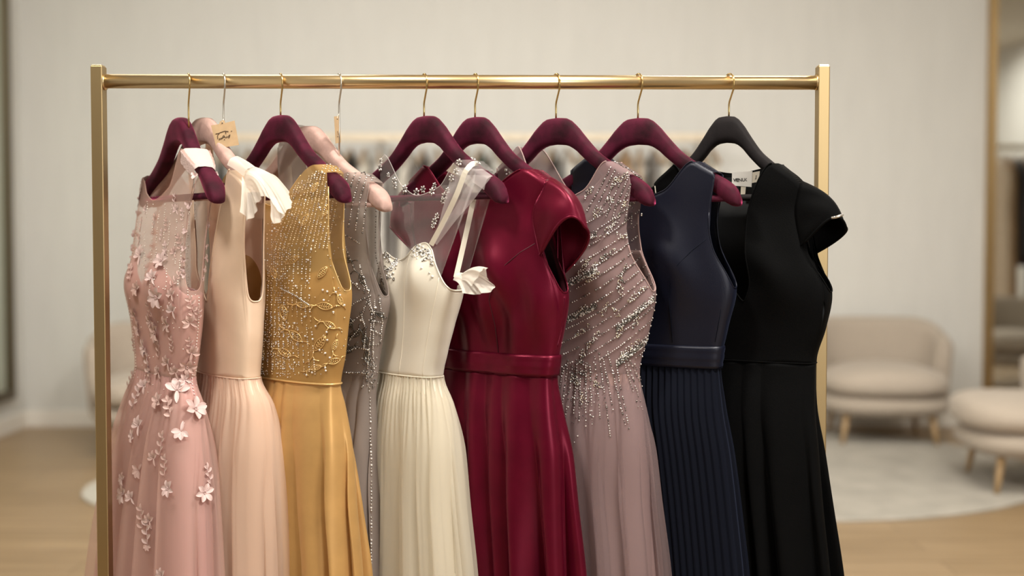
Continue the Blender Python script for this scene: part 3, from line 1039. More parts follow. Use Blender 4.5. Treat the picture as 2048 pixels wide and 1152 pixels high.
# petal ruffle round both armholes (rises over the shoulders)
clv = []
for q in range(3):
    aa = 2.1 * q
    clv.append(leaf(-.05 * math.cos(aa), -.05 * math.sin(aa), math.cos(aa), math.sin(aa), .5, .5, .3))
CLUMP = join(*clv)
PT = None
for fc in (0, PI):
    pts = D1.edge_pts(fc - rad(24), fc + rad(24), 26, .001)
    for i, p in enumerate(pts):
        if fc == 0:
            if 6 < i < 20: continue
            outw = (D1.n * (1 if i > 13 else -1) * .8 + D1.h * .55 + Vector((0, 0, RND.uniform(-.5, .3)))).normalized()
        else:
            if 9 < i < 17: continue
            outw = (D1.h * -1 + D1.n * RND.uniform(-.8, .8) + Vector((0, 0, RND.uniform(-.5, .4)))).normalized()
        f = frame_at(Vector((0, 0, 0)), outw, RND.uniform(0, 6), 1.0)
        R = Matrix((f((1, 0, 0)), f((0, 1, 0)), f((0, 0, 1)))).transposed().to_4x4()
        if PT is None:
            o = obj('petal_trim', CLUMP, M['petal'], D1.root, local=True); PT = o.data
        else:
            o = bpy.data.objects.new('petal_trim', PT); COL.objects.link(o); o.parent = D1.root
        o.matrix_local = Matrix.Translation(p - Vector(D1.root.location)) @ R @ Matrix.Scale(RND.uniform(.007, .0105), 4)
B = Beads()
for k in range(9):
    x0 = 296 + k * 12
    D1.line_beads(B, [(x0, 400 + RND.random() * 25), (x0 - 6 + RND.uniform(-4, 4), 470), (x0 - 8 + RND.uniform(-6, 6), 540 + RND.random() * 60)], 5, .0011, 0, 1.2, prob=.75, rnd=RND)
for k in range(70):
    x, y = RND.uniform(255, 405), RND.uniform(500, 800)
    h = D1.cast(x, y)
    if h: B.add(h[0] + h[1] * .001, .0013, 0)
for k in range(60):
    y = 440 + k * 6.0
    for side in (0, 1):
        z = D1.zy(y)
        p = D1.S(rad(128) if side == 0 else rad(-6), z, .0015)
        if side == 0 or y > 585: B.add(p, .0016, 0)
obj('beadwork', B.vf(), M['pearl'], D1.root, kind='stuff')

# ---- D2 champagne
D2 = Dress('evening_dress', 'champagne V-neck dress with white chiffon shoulder flounce, second from left', HANG[2], 50,
    [(322, 378, 526, .024), (370, 380, 530, .030), (430, 382, 528, .040), (500, 382, 528, .044), (590, 384, 530, .046), (650, 386, 527, .042), (700, 390, 524, .040), (745, 394, 521, .038),
     (800, 390, 545, .050), (900, 390, 562, .060), (1000, 392, 570, .064), (1152, 396, 577, .068), (1500, 380, 590, .075)],
    [(-1, 598), (-.985, 580), (-.95, 500), (-.92, 'S'), (-.86, 'S'), (-.6, 440), (-.12, 580), (0, 600), (.12, 560), (.56, 'S'), (.93, 'S'), (.955, 500), (.985, 585), (1, 598)],
    [(-1, 598), (-.985, 580), (-.95, 500), (-.92, 'S'), (-.86, 'S'), (-.6, 415), (0, 420), (.56, 'S'), (.93, 'S'), (.955, 500), (.985, 585), (1, 598)], bust=(560, .012, .42, .045))
tf = D2.topf()
D2.sheet('bodice', M['champ'], D2.zy(746), tf, Mr=40)
D2.sheet('bodice_lining', M['champin'], D2.zy(740), lambda cu, f: min(tf(cu, f), D2.zy(440)), off=-.003, bridge=False, register=False, solid=0)
D2.skirt('underskirt', M['champin'], 746, .009, 14, -.010, 13)
D2.skirt('tulle_skirt', M['champtul'], 746, .020, 12, .004, 14, gather=.002)
D2.skirt('tulle_overlay', M['champtul'], 746, .026, 12, .013, 15, gather=.002, lean=.4)
crisp_edge(D2, 'edge_binding', M['champ'], .0018)
obj('waist_seam', tube([D2.S(2 * PI * i / 120, D2.zy(746), .001) for i in range(120)], .0012, 6, closed=True), M['champin'], D2.root)

def curve_px(pts, n):
    """pts: (x,y,Y) control points -> n+1 smooth world points"""
    ts = np.linspace(0, 1, len(pts))
    fx, fy, fz = pchip(ts, [p[0] for p in pts]), pchip(ts, [p[1] for p in pts]), pchip(ts, [p[2] for p in pts])
    return [P(fx(i / n), fy(i / n), fz(i / n)) for i in range(n + 1)]
def ruffle(name, D, A, Bc, m, amp, k, n=70, rows=18, seed=1, bulge=.0, frill=True, solid=0.0):
    r = random.Random(seed)
    a, b = curve_px(A, n), curve_px(Bc, n)
    V, F = [], []
    p1, p2 = r.uniform(0, 6), r.uniform(0, 6)
    for j in range(rows + 1):
        t = j / rows
        for i in range(n + 1):
            s = i / n
            p = a[i].lerp(b[i], t)
            w = amp * t ** 1.3 * (math.sin(k * 2 * PI * s + p1) + .5 * math.sin(2.3 * k * 2 * PI * s + p2))
            if frill and t > .85: w += amp * .5 * (t - .85) / .15 * math.sin(9 * k * s + p2)
            p = p + D.n * w + Vector((0, 0, bulge * math.sin(PI * t) + .25 * w)) + D.h * (bulge * .3 * math.sin(PI * t))
            V.append(p)
    W = n + 1
    for j in range(rows):
        for i in range(n):
            F.append((j * W + i, j * W + i + 1, (j + 1) * W + i + 1, (j + 1) * W + i))
    return obj(name, (V, F), m, D.root, solid=solid)
ruffle('chiffon_flounce', D2, [(488, 378, -.128), (489, 350, -.130), (500, 336, -.128), (512, 334, -.110), (520, 350, -.085)],
       [(512, 408, -.155), (530, 392, -.175), (566, 428, -.185), (583, 404, -.165), (570, 372, -.11)], M['chiff'], .0024, 5, seed=4, bulge=.012)
ruffle('chiffon_flounce', D2, [(484, 352, -.131), (488, 360, -.132), (494, 372, -.134), (498, 380, -.135)],
       [(483, 425, -.150), (495, 442, -.155), (508, 430, -.158), (516, 405, -.160)], M['chiff'], .0035, 1.8, seed=9, bulge=.004)
ruffle('chiffon_flounce', D2, [(540, 392, -.166), (546, 394, -.166), (554, 398, -.166), (562, 402, -.164)],
       [(537, 412, -.176), (550, 448, -.182), (562, 440, -.182), (572, 420, -.176)], M['chiff'], .003, 1.5, seed=6, bulge=.002)
ruffle('shoulder_yoke', D2, [(454, 330, -.094), (460, 318, -.091), (474, 312, -.078), (482, 318, -.058)],
       [(486, 352, -.135), (495, 338, -.136), (510, 334, -.118), (518, 345, -.090)], M['chiff'], .0002, 1, seed=6, bulge=.0015, frill=False)

# ---- D3 gold
D3 = Dress('evening_dress', 'gold beaded bodice dress with plain satin skirt, third from left', HANG[3], 42,
    [(322, 440, 690, .024), (370, 445, 690, .028), (430, 462, 688, .033), (500, 474, 686, .034), (577, 482, 703, .038), (650, 494, 696, .036), (700, 500, 691, .034), (760, 508, 681, .034),
     (800, 508, 690, .045), (900, 512, 706, .054), (1000, 520, 717, .058), (1152, 530, 733, .064), (1500, 520, 755, .07)],
    [(-1, 577), (-.985, 560), (-.955, 480), (-.92, 'S'), (-.55, 'S'), (-.2, 395), (0, 412), (.25, 398), (.76, 'S'), (.91, 'S'), (.945, 500), (.985, 563), (1, 577)],
    sleeveless(577, 390, .76, .91), bust=(575, .014, .42, .045))
sw3 = D3.edge([(-1, 577), (-.8, 560), (-.42, 520), (0, 560), (.42, 545), (.8, 540), (.9, 530), (1, 585)])
bk3 = D3.edge([(-1, 577), (0, 565), (1, 577)])
D3.sheet('bodice', M['goldbod'], D3.zy(758), lambda cu, f: sw3(cu) if f else bk3(cu), bridge=False, off=-.0015)
D3.sheet('sheer_yoke', M['goldtul'], D3.zy(758), D3.topf(), off=.001, solid=0, Mr=44)
D3.skirt('skirt', M['goldsat'], 757, .027, 12, .004, 23, solid=.001, sharp=1.2, lean=.42)
crisp_edge(D3, 'edge_binding', M['goldthr'], .0012)
obj('waist_trim', tube([D3.S(2 * PI * i / 120, D3.zy(757), .002) for i in range(120)], .0022, 6, closed=True), M['goldthr'], D3.root)
B = Beads()
for k in range(15):
    t = k / 14
    top = (592 + 95 * t, 372 - 42 * min(1, t * 1.6))
    mid = (542 + 112 * t, 500)
    bot = (524 + 150 * t, 752)
    q = [top, ((top[0] + mid[0]) / 2 + 3, (top[1] + mid[1]) / 2 - 4), mid]
    D3.line_beads(B, q, 4.2, .0013, [0, 0, 1], .5, prob=.85, rnd=RND)
    if t < .72: D3.line_beads(B, [mid, (mid[0] - 6 + 4 * t, 600), bot], 4.6, .0013, [0, 0, 1, 2], .6, prob=.72, rnd=RND)
for k in range(7):
    D3.line_beads(B, [(527 + k * 9, 430 + k * 8), (529 + k * 7, 600), (527 + k * 9, 752)], 4.8, .0012, [0, 1, 2], .8, prob=.7, rnd=RND)
D3.line_beads(B, [(565, 578), (590, 590), (622, 612)], 3.2, .0016, 1, .3, rnd=RND)
for k in range(110):
    x, y = RND.uniform(524, 600), RND.uniform(650, 755)
    h = D3.cast(x, y)
    if h: B.add(h[0] + h[1] * .001, RND.uniform(.001, .0018), RND.choice([0, 1, 2]))
for k in range(120):
    x, y = RND.uniform(540, 690), RND.uniform(340, 755)
    h = D3.cast(x, y)
    if h: B.add(h[0] + h[1] * .001, RND.uniform(.0010, .0017), RND.choice([0, 0, 1]))
for (x, y) in [(611, 480), (627, 482), (623, 499), (617, 520), (585, 562), (615, 562), (592, 572), (655, 583), (672, 584), (646, 580), (648, 600), (667, 624), (610, 633), (590, 646), (580, 653), (661, 653), (654, 664),
               (632, 652), (611, 672), (626, 678), (655, 680), (651, 706), (651, 735), (652, 741), (625, 745), (614, 750), (590, 725), (660, 715), (640, 700), (680, 590), (688, 610), (545, 462), (550, 457), (530, 520), (630, 350), (622, 372),
               (655, 365), (612, 400), (640, 415), (585, 430), (660, 400), (600, 445), (645, 345)]:
    h = D3.cast(x, y)
    if h: B.add(h[0] + h[1] * .0012, .0026, 2)
obj('beadwork', B.vf(), [M['goldbead'], M['silvbead'], M['crystal']], D3.root, kind='stuff')
def on_cloth(D, pts, lift=.001):
    out = []
    for x, y in pts:
        h = D.cast(x, y)
        if h: out.append(h[0] + h[1] * lift)
    return out
def embroid(D, x, y, s, rot, m, kind=0, seed=0, name='embroidered_leaf'):
    r = random.Random(seed)
    c, q = math.cos(rot), math.sin(rot)
    T = lambda u, v: (x + (u * c - v * q) * s, y + (u * q + v * c) * s)
    strokes = []
    n = 9
    up, lo = [], []
    for i in range(n + 1):
        t = i / n
        up.append((t * 2 - 1, -.42 * math.sin(PI * t) ** .8)); lo.append((t * 2 - 1, .42 * math.sin(PI * t) ** .8))
    strokes += [up, lo, [(-1, 0), (1, 0)]]
    for i in range(1, 7):
        t = -1 + i * .28
        strokes += [[(t, 0), (t + .18, -.3 * math.sin(PI * (t + 1) / 2))], [(t, 0), (t + .18, .3 * math.sin(PI * (t + 1) / 2))]]
    if kind:
        strokes.append([(-1, 0), (-1.5, .25), (-2.1, .3), (-2.6, .1)])
        strokes.append([(-1.5, .25), (-1.7, .7), (-1.5, 1.1)])
        strokes.append([(1, 0), (1.4, -.3), (1.9, -.3)])
    vf = []
    for st in strokes:
        p = on_cloth(D, [T(*k) for k in st])
        if len(p) > 1: vf.append(tube(p, .0008 if len(st) < 3 else .0011, 5))
    if vf: obj(name, join(*vf), m, D.root)
for i, (x, y, s, rt, k) in enumerate([(585, 520, 18, -.5, 0), (645, 545, 17, -.9, 0), (650, 612, 19, .15, 1), (592, 672, 20, .7, 1), (640, 687, 22, -.9, 1), (568, 625, 20, 1.35, 0), (660, 650, 16, .5, 1), (668, 722, 15, -.3, 1),
                                     (570, 705, 18, .5, 1), (632, 735, 14, -.2, 1), (680, 600, 13, 1.2, 1), (610, 440, 17, -1.0, 0), (652, 420, 16, -1.1, 0), (630, 375, 14, -1.0, 0), (548, 545, 14, 1.2, 0), (605, 610, 14, .2, 1), (670, 690, 14, -1.2, 1)]):
    embroid(D3, x, y, s * .85, rt, M['goldthr'], k, i)

# ---- D4 grey
D4 = Dress('evening_dress', 'taupe grey tulle dress with silver beading between gold and ivory', HANG[4], 41,
    [(325, 556, 772, .022), (370, 560, 768, .024), (430, 575, 758, .028), (500, 580, 758, .030), (590, 592, 779, .034), (650, 612, 770, .032), (740, 628, 756, .030),
     (800, 625, 752, .036), (900, 622, 756, .044), (1000, 620, 764, .048), (1152, 615, 772, .052), (1500, 600, 790, .06)],
    [(-1, 588), (-.985, 570), (-.955, 500), (-.92, 'S'), (-.5, 'S'), (0, 400), (.6, 'S'), (.92, 'S'), (.945, 500), (.985, 572), (1, 588)],
    sleeveless(588, 395, .6, .92), bust=(585, .010, .42, .045))
sw4 = D4.edge([(-1, 588), (-.8, 565), (-.42, 530), (0, 570), (.42, 545), (.8, 575), (1, 592)])
D4.sheet('bodice', M['greylin'], D4.zy(742), lambda cu, f: sw4(cu), bridge=False, off=-.0015)
D4.sheet('sheer_yoke', M['greytul'], D4.zy(742), D4.topf(), off=.001, solid=0, Mr=44)
D4.skirt('underskirt', M['greylin'], 742, .009, 10, -.004, 33)
D4.skirt('tulle_skirt', M['greytul'], 742, .011, 12, .004, 34)
crisp_edge(D4, 'edge_binding', M['greytul'], .0013)
B = Beads()
for k in range(6):
    D4.line_beads(B, [(690 + k * 11, 332 + k * 5), (672 + k * 12, 380 + k * 5), (655 + k * 14, 440 + k * 6)], 4.6, .0014, [0, 0, 1], .3, rnd=RND)
D4.line_beads(B, [(684, 328), (720, 342), (752, 360)], 4, .0017, [0, 1], 1.5, rnd=RND)
for pts in ([(692, 470), (722, 488)], [(690, 490), (700, 515), (712, 545)], [(720, 530), (730, 565), (728, 590)], [(700, 560), (722, 580)], [(690, 620), (715, 603), (745, 590)], [(695, 650), (725, 628), (735, 600), (750, 630)],
            [(742, 622), (770, 628)], [(738, 640), (768, 646)], [(744, 660), (766, 670)], [(742, 690), (760, 688)], [(690, 705), (715, 695), (740, 700)], [(685, 745), (715, 745), (735, 748)],
            [(730, 560), (745, 620), (740, 680), (735, 740)], [(750, 600), (748, 650), (745, 700), (748, 740)], [(758, 590), (764, 640), (760, 690)], [(700, 680), (720, 655)], [(690, 660), (710, 640)],
            [(722, 625), (732, 660), (728, 700)]):
    D4.line_beads(B, pts, 3.8, .0014, [0, 0, 1, 2], .6, rnd=RND)
D4.line_beads(B, [(738, 768), (741, 850), (742, 950), (742, 1152)], 6.5, .0017, [0, 2], .5, prob=.9, rnd=RND)
for k in range(90):
    x, y = RND.gauss(738, 8), RND.uniform(715, 775)
    h = D4.cast(x, y)
    if h: B.add(h[0] + h[1] * .001, RND.uniform(.001, .002), RND.choice([0, 1]))
for k in range(40):
    z = D4.zy(400 + k * 5)
    B.add(D4.S(rad(-38), z, .0015), .0018, k % 2)
for (x, y) in [(738, 581), (714, 568), (722, 640), (752, 615), (700, 610)]:
    h = D4.cast(x, y)
    if h: B.add(h[0] + h[1] * .0012, .003, 2)
obj('beadwork', B.vf(), [M['silvbead'], M['darkbead'], M['crystal']], D4.root, kind='stuff')
for i, (x, y, s, rt) in enumerate([(712, 668, 14, -.4), (730, 680, 13, 1.3), (700, 645, 13, 1.2), (735, 715, 14, 1.4), (700, 700, 12, -.6), (693, 520, 12, .2), (725, 560, 14, 1.1), (760, 630, 10, .6)]):
    embroid(D4, x, y, s, rt, M['darkbead'], 1, i, 'beaded_leaf')

# ---- D5 ivory
D5 = Dress('evening_dress', 'ivory dress with jewelled clear neckline and full tulle skirt', HANG[5], 46,
    [(322, 742, 1002, .024), (370, 746, 1000, .028), (430, 752, 955, .034), (490, 757, 935, .038), (580, 756, 927, .046), (650, 762, 908, .042), (700, 760, 895, .038), (748, 752, 886, .036),
     (800, 746, 902, .048), (900, 746, 920, .056), (1000, 744, 931, .060), (1152, 738, 947, .066), (1500, 720, 970, .075)],
    [(-1, 575), (-.9, 540), (-.75, 470), (-.7, 'S'), (-.62, 'S'), (-.3, 372), (0, 392), (.3, 378), (.60, 'S'), (.82, 'S'), (.87, 485), (1, 578)],
    [(-1, 575), (-.9, 545), (-.75, 470), (-.7, 'S'), (-.62, 'S'), (-.3, 365), (0, 370), (.3, 365), (.60, 'S'), (.82, 'S'), (.9, 540), (1, 578)], bust=(545, .022, .40, .045))
sw5 = D5.edge([(-1, 578), (-.8, 545), (-.5, 505), (-.1, 520), (.02, 515), (.25, 492), (.45, 486), (.60, 497), (.75, 530), (.9, 562), (1, 578)])
bk5 = D5.edge([(-1, 578), (0, 560), (1, 578)])
mid5 = lambda cu, f: sw5(cu) if f else bk5(cu)
D5.sheet('bodice', M['ivory'], D5.zy(748), mid5, bridge=False, solid=.0025)
body_bvh = D5.bvhs[:]
# clear yoke: front and back from the sweetheart line, shoulders over the hanger, open armholes
tf5 = D5.topf()
yk = lambda cu, f: max(tf5(cu, f), mid5(cu, f) + .0004) if abs(cu) < .84 else mid5(cu, f) + .0004
yk.spans = tf5.spans
yo5 = D5.sheet('illusion_yoke', M['illus'], lambda cu, f: mid5(cu, f) - .006, yk, off=.002, solid=0, Mr=36)
D5.skirt('underskirt', M['ivorylin'], 748, .008, 14, -.010, 43)
D5.skirt('tulle_skirt', M['ivorytul'], 748, .019, 14, .004, 44, gather=.002)
D5.skirt('tulle_overlay', M['ivorytul'], 748, .025, 14, .013, 45, gather=.0025, lean=.42)
obj('waist_seam', tube([D5.S(2 * PI * i / 120, D5.zy(748), .0012) for i in range(120)], .0014, 6, closed=True), M['ivorylin'], D5.root)
obj('bodice_piping', tube([D5.S(2 * PI * i / 160, mid5(spow(math.cos(2 * PI * i / 160), EC), math.sin(2 * PI * i / 160) >= 0), .0012) for i in range(160)], .0018, 7, closed=True), M['ivory'], D5.root)
for f0 in (.46 * PI, .20 * PI):
    obj('princess_seam', tube([D5.S(f0 + .05 * math.sin(j / 20 * PI), D5.zy(746) + (mid5(spow(math.cos(f0), EC), True) - D5.zy(746)) * j / 20 * .97, .0012) for j in range(21)], .0009, 6), M['ivorylin'], D5.root)
def ribbon(name, D, pts, w, m, thick=.0008):
    """flat band through (x,y,Y) picture points; w in metres, lying across the picture plane"""
    c = curve_px(pts, 40)
    rings = []
    for i, p in enumerate(c):
        t = (c[min(i + 1, 40)] - c[max(i - 1, 0)]).normalized()
        s = t.cross(Vector((0, 1, 0)))
        s.normalize()
        q = s.cross(t).normalized()
        rings.append([p + s * w / 2 + q * thick, p - s * w / 2 + q * thick, p - s * w / 2 - q * thick, p + s * w / 2 - q * thick])
    return obj(name, loft(rings), m, D.root, smooth=False)
ribbon('shoulder_strap', D5, [(862, 490, -.085), (888, 442, -.105), (915, 385, -.128), (933, 340, -.138), (948, 327, -.118), (957, 345, -.092), (953, 370, -.085), (936, 450, -.092), (912, 555, -.105)], .0105, M['ivory'])
ruffle('sheer_shoulder', D5, [(905, 346, -.085), (916, 330, -.075), (930, 322, -.062), (940, 330, -.045)],
       [(968, 380, -.160), (975, 358, -.160), (985, 352, -.140), (985, 372, -.11)], M['illus2'], .0003, 1, seed=2, bulge=.003, frill=False)
ruffle('sheer_strap', D5, [(902, 350, -.112), (895, 380, -.110), (882, 430, -.103), (868, 488, -.088)],
       [(985, 352, -.145), (962, 380, -.145), (925, 425, -.125), (874, 490, -.090)], M['illus2'], .0012, 1, seed=3, bulge=.001, frill=False)
ruffle('chiffon_flounce', D5, [(906, 560, -.112), (912, 548, -.110), (920, 545, -.108), (924, 575, -.11)],
       [(930, 588, -.150), (965, 588, -.160), (988, 572, -.155), (948, 540, -.145)], M['chiff'], .004, 2.4, seed=7, bulge=.006)
ruffle('chiffon_flounce', D5, [(915, 565, -.112), (918, 552, -.112), (926, 547, -.112), (930, 560, -.112)],
       [(940, 572, -.165), (962, 545, -.165), (972, 535, -.155), (978, 560, -.16)], M['chiff'], .0035, 2.0, seed=17, bulge=.008)
B = Beads()
D5b = D5.bvhs
D5.bvhs = body_bvh
for k in range(240):
    t = RND.random()
    x = 772 + 95 * t
    yb = 545 - 56 * math.sin(min(1, t / .72) * PI / 2) + (max(0, t - .72) * 80)
    y = yb + abs(RND.gauss(0, 1)) * (7 + 12 * max(0, t - .45) * 1.8) - 1
    h = D5.cast(x, y)
    if h: B.add(h[0] + h[1] * .002, RND.uniform(.0014, .0030), RND.choice([0, 0, 1, 2]))
for k in range(50):
    h = D5.cast(RND.gauss(778, 6), RND.uniform(500, 560))
    if h: B.add(h[0] + h[1] * .002, RND.uniform(.0016, .003), RND.choice([0, 1, 2]))
obj('bodice_jewels', B.vf(), [M['crystal'], M['silvbead'], M['darkbead']], D5.root, kind='stuff')
D5.bvhs = D5b
def jewel(D, x, y, s, rot, lift=.002):
    h = D.cast(x, y)
    if not h: return
    f = frame_at(h[0] + h[1] * lift, h[1], rot, s * .00105)
    Bj = Beads()
    for i in range(6):
        a = 2 * PI * i / 6
        c0, c1 = f((0, 0, 0)), f((math.cos(a), math.sin(a), 0))
        ax = (c1 - c0).normalized()
        Bj.add(c0 + (c1 - c0) * .62, s * .00105 * .24, 0 if i % 2 else 1, ax, 1.6)
    Bj.add(f((0, 0, .15)), s * .00105 * .24, 2)
    obj('jewel_motif', Bj.vf(), [M['crystal'], M['silvbead'], M['darkbead']], D.root)
for (x, y, s, rt) in [(811, 378, 10, .2), (835, 386, 11, .5), (848, 379, 9, .1), (866, 383, 9, .4), (871, 371, 7, .2), (884, 361, 7, .6), (791, 362, 9, .3), (792, 372, 7, .1), (779, 350, 6, .3), (905, 356, 8, .5), (914, 344, 8, .2), (920, 325, 8, .3),
                      (935, 315, 8, .2), (945, 320, 6, .4), (955, 328, 6, .1), (897, 381, 7, .2), (891, 392, 9, .4), (888, 402, 7, .1), (876, 432, 7, .3), (871, 443, 8, .1), (868, 452, 6, .4), (762, 335, 9, .3), (755, 345, 8, .3), (764, 322, 7, .2)]:
    jewel(D5, x, y, s, rt, .003)
obj('neckline_edge', tube([D5.S(f, tf5(spow(math.cos(f), EC), True), .0022) for f in [PI * (.335 + .40 * i / 50) for i in range(51)]], .0008, 5), M['illus2'], D5.root)

# ---- D6 crimson
D6 = Dress('evening_dress', 'crimson velvet dress with cap sleeve and wide belt', HANG[6], 40,
    [(325, 812, 1124, .026), (370, 814, 1116, .032), (430, 822, 1092, .040), (490, 830, 1105, .044), (580, 846, 1137, .050), (650, 862, 1129, .044), (705, 872, 1118, .038), (742, 874, 1114, .038),
     (800, 872, 1122, .046), (900, 876, 1140, .054), (1000, 884, 1150, .058), (1152, 895, 1164, .064), (1500, 900, 1190, .07)],
    [(-1, 580), (-.985, 560), (-.955, 480), (-.92, 'S'), (-.65, 'S'), (-.3, 385), (0, 400), (.3, 384), (.70, 'S'), (.955, 'S'), (.97, 500), (.99, 565), (1, 580)],
    sleeveless(580, 395, .70, .955), bust=(535, .024, .40, .055))
def wr6(cu, z, su):
    if su <= 0: return 0
    zb, zw_ = D6.zy(560), D6.zy(742)
    t = min(max((zb - z) / (zb - zw_), -.6), 1)
    g = max(0, 1 - abs(t - .35) / .9)
    return .006 * g * math.sin(9 * cu + 4 * t) + .004 * g * math.sin(17 * cu - 3 * t + 1)
D6.wr = wr6
tf6 = D6.topf()
D6.sheet('bodice', M['crimson'], D6.zy(742), tf6, Mr=44, N=200)
D6.sheet('bodice_lining', M['crimin'], D6.zy(740), lambda cu, f: min(tf6(cu, f), D6.zy(420)), off=-.004, bridge=False, register=False, solid=0)
D6.skirt('skirt', M['crimson'], 740, .034, 12, .004, 57, solid=.0012, sharp=1.3, amp0=.003, lean=.3)
def band(D, name, m, ya, yb, off=.003, wrinkle=.0):
    za, zb = D.zy(ya), D.zy(yb)
    rings = []
    n = 8
    for j in range(n + 1):
        z = zb + (za - zb) * j / n
        o = off * (.6 + .4 * math.sin(PI * j / n)) + wrinkle * math.sin(j * 2.1)
        rings.append([D.S(2 * PI * i / 140, z, o) for i in range(140)])
    V, F = loft(rings, caps=False)
    return obj(name, (V, F), m, D.root, solid=.0015)
band(D6, 'belt', M['crimson'], 700, 740, .0045, .0006)
obj('belt_seam', tube([D6.S(rad(-8), D6.zy(699 + 42 * i / 6), .0055) for i in range(7)], .0012, 6), M['crimin'], D6.root)
def dart(D, pts, m, r=.0008):
    p = on_cloth(D, pts, .0006)
    if len(p) > 1: obj('bodice_seam', tube(p, r, 6), m, D.root)
dart(D6, [(1070, 487), (1040, 505), (1010, 530), (985, 567), (978, 600), (990, 650), (997, 705)], M['crimin'])
crisp_edge(D6, 'edge_binding', M['crimson'], .0016)

def cap_sleeve(D, m, inner, fo_front, fo_back, L, drop, dep, up, name='cap_sleeve', side=0, band_m=None, pull=.0):
    """short sleeve: grows from the armhole edge (front low, over the shoulder, back low) outward and down"""
    tf = D.topf()
    n = 44
    A = []
    sgn = 1 if side == 0 else -1
    for i in range(n + 1):
        s = i / n
        f = fo_front + (fo_back - fo_front) * s if False else None
        A.append(None)
    # the armhole edge, front half then back half, param by height
    ztop = max(tf(.95, True), tf(.95, False))
    us = max(k[0] for k in D.front if k[1] == 'S') - .01
    fs = math.acos(spow(us, 1 / EC))
    pf, pb = D.S(fs, tf(us, True)), D.S(-fs, tf(us, False))
    zlo_f, zlo_b = D.zy(fo_front), D.zy(fo_back)
    zs = tf(us, True)
    rim = []
    for i in range(n + 1):
        s = i / n
        if s < .40:
            t = s / .40
            z = zlo_f + (zs - zlo_f) * t
            p = D.S(fs, z, .001)
        elif s > .60:
            t = (1 - s) / .40
            z = zlo_b + (zs - zlo_b) * t
            p = D.S(-fs, z, .001)
        else:
            t = (s - .40) / .20
            p = pf.lerp(pb, t) + Vector((0, 0, .006 * math.sin(PI * t) + .002))
        if side: p = p - D.h * (2 * (p - Vector((D.fx(p.z), D.fy(p.z), p.z))).dot(D.h))
        rim.append(p)
    base = pf.lerp(pb, .5)
    if side: base = base - D.h * (2 * (base - Vector((D.fx(base.z), D.fy(base.z), base.z))).dot(D.h))
    tip = base + D.h * (sgn * L) + Vector((0, 0, -drop))
    em = rim[0].lerp(rim[n], .5)
    hem = []
    for i in range(n + 1):
        s = i / n
        e = rim[0].lerp(rim[n], (1 - math.cos(PI * s)) / 2)
        k = math.sin(PI * s) ** .75
        hem.append(e + (tip - em) * k + D.n * (dep * math.cos(PI * s) * k) + Vector((0, 0, up * max(0, math.sin(2 * PI * s)))))
    rows = 16
    V, F = [], []
    for j in range(rows + 1):
        t = j / rows
        for i in range(n + 1):
            s = i / n
            p = rim[i].lerp(hem[i], t)
            bul = math.sin(PI * min(1, t * 1.02)) * math.sin(PI * s) ** .7
            p = p + Vector((0, 0, .010 * bul)) + D.h * (sgn * .014 * bul)
            p = p + D.n * (.012 * bul * math.cos(PI * s))
            V.append(p + D.n * .0018 * math.sin(s * 31) * math.sin(PI * t) * (1 - t))
    W = n + 1
    for j in range(rows):
        for i in range(n):
            F.append((j * W + i, j * W + i + 1, (j + 1) * W + i + 1, (j + 1) * W + i))
    o = obj(name, (V, F), [m, inner], D.root, solid=.0022)
    o.modifiers[0].material_offset = 0
    # hem band
    obj('sleeve_hem', tube([V[rows * W + i] for i in range(n + 1)], .0028, 8), band_m or m, o)
    return V, W, rows
cap_sleeve(D6, M['crimson'], M['crimin'], 508, 545, .082, .090, .016, .020)
cap_sleeve(D6, M['crimson'], M['crimin'], 508, 530, .060, .095, .016, .01, side=1)

# ---- D7 mauve
D7 = Dress('evening_dress', 'dusty mauve tulle dress with diagonal silver beading', HANG[7], 36,
    [(325, 990, 1300, .024), (370, 992, 1298, .028), (430, 1000, 1282, .033), (500, 1010, 1284, .036), (578, 1020, 1311, .040), (650, 1035, 1299, .036), (735, 1050, 1279, .034),
     (800, 1052, 1287, .044), (900, 1066, 1300, .052), (1000, 1080, 1311, .056), (1152, 1092, 1327, .062), (1500, 1090, 1350, .07)],
    [(-1, 578), (-.985, 560), (-.955, 480), (-.92, 'S'), (-.6, 'S'), (-.3, 388), (0, 402), (.3, 385), (.58, 'S'), (.86, 'S'), (.92, 490), (.985, 560), (1, 578)],
    sleeveless(578, 395, .58, .86), bust=(550, .018, .40, .045))
tf7 = D7.topf()
D7.sheet('bodice_lining', M['mauvelin'], D7.zy(737), lambda cu, f: min(tf7(cu, f), D7.zy(470) if f else D7.zy(500)), bridge=False, off=-.0015)
D7.sheet('tulle_bodice', mat('mauve_bodice_tulle', (.42, .30, .305), .7, alpha=.62, Specular_IOR_Level=.3), D7.zy(737), tf7, off=.001, solid=0, Mr=44)
D7.skirt('underskirt', M['mauvelin'], 737, .010, 12, -.006, 63)
D7.skirt('tulle_skirt', M['mauvetul'], 737, .016, 12, .004, 66)
D7.skirt('tulle_overlay', M['mauvetul'], 737, .022, 10, .012, 67, gather=.0015, lean=.45)
crisp_edge(D7, 'edge_binding', M['mauvelin'], .0015)
B = Beads()
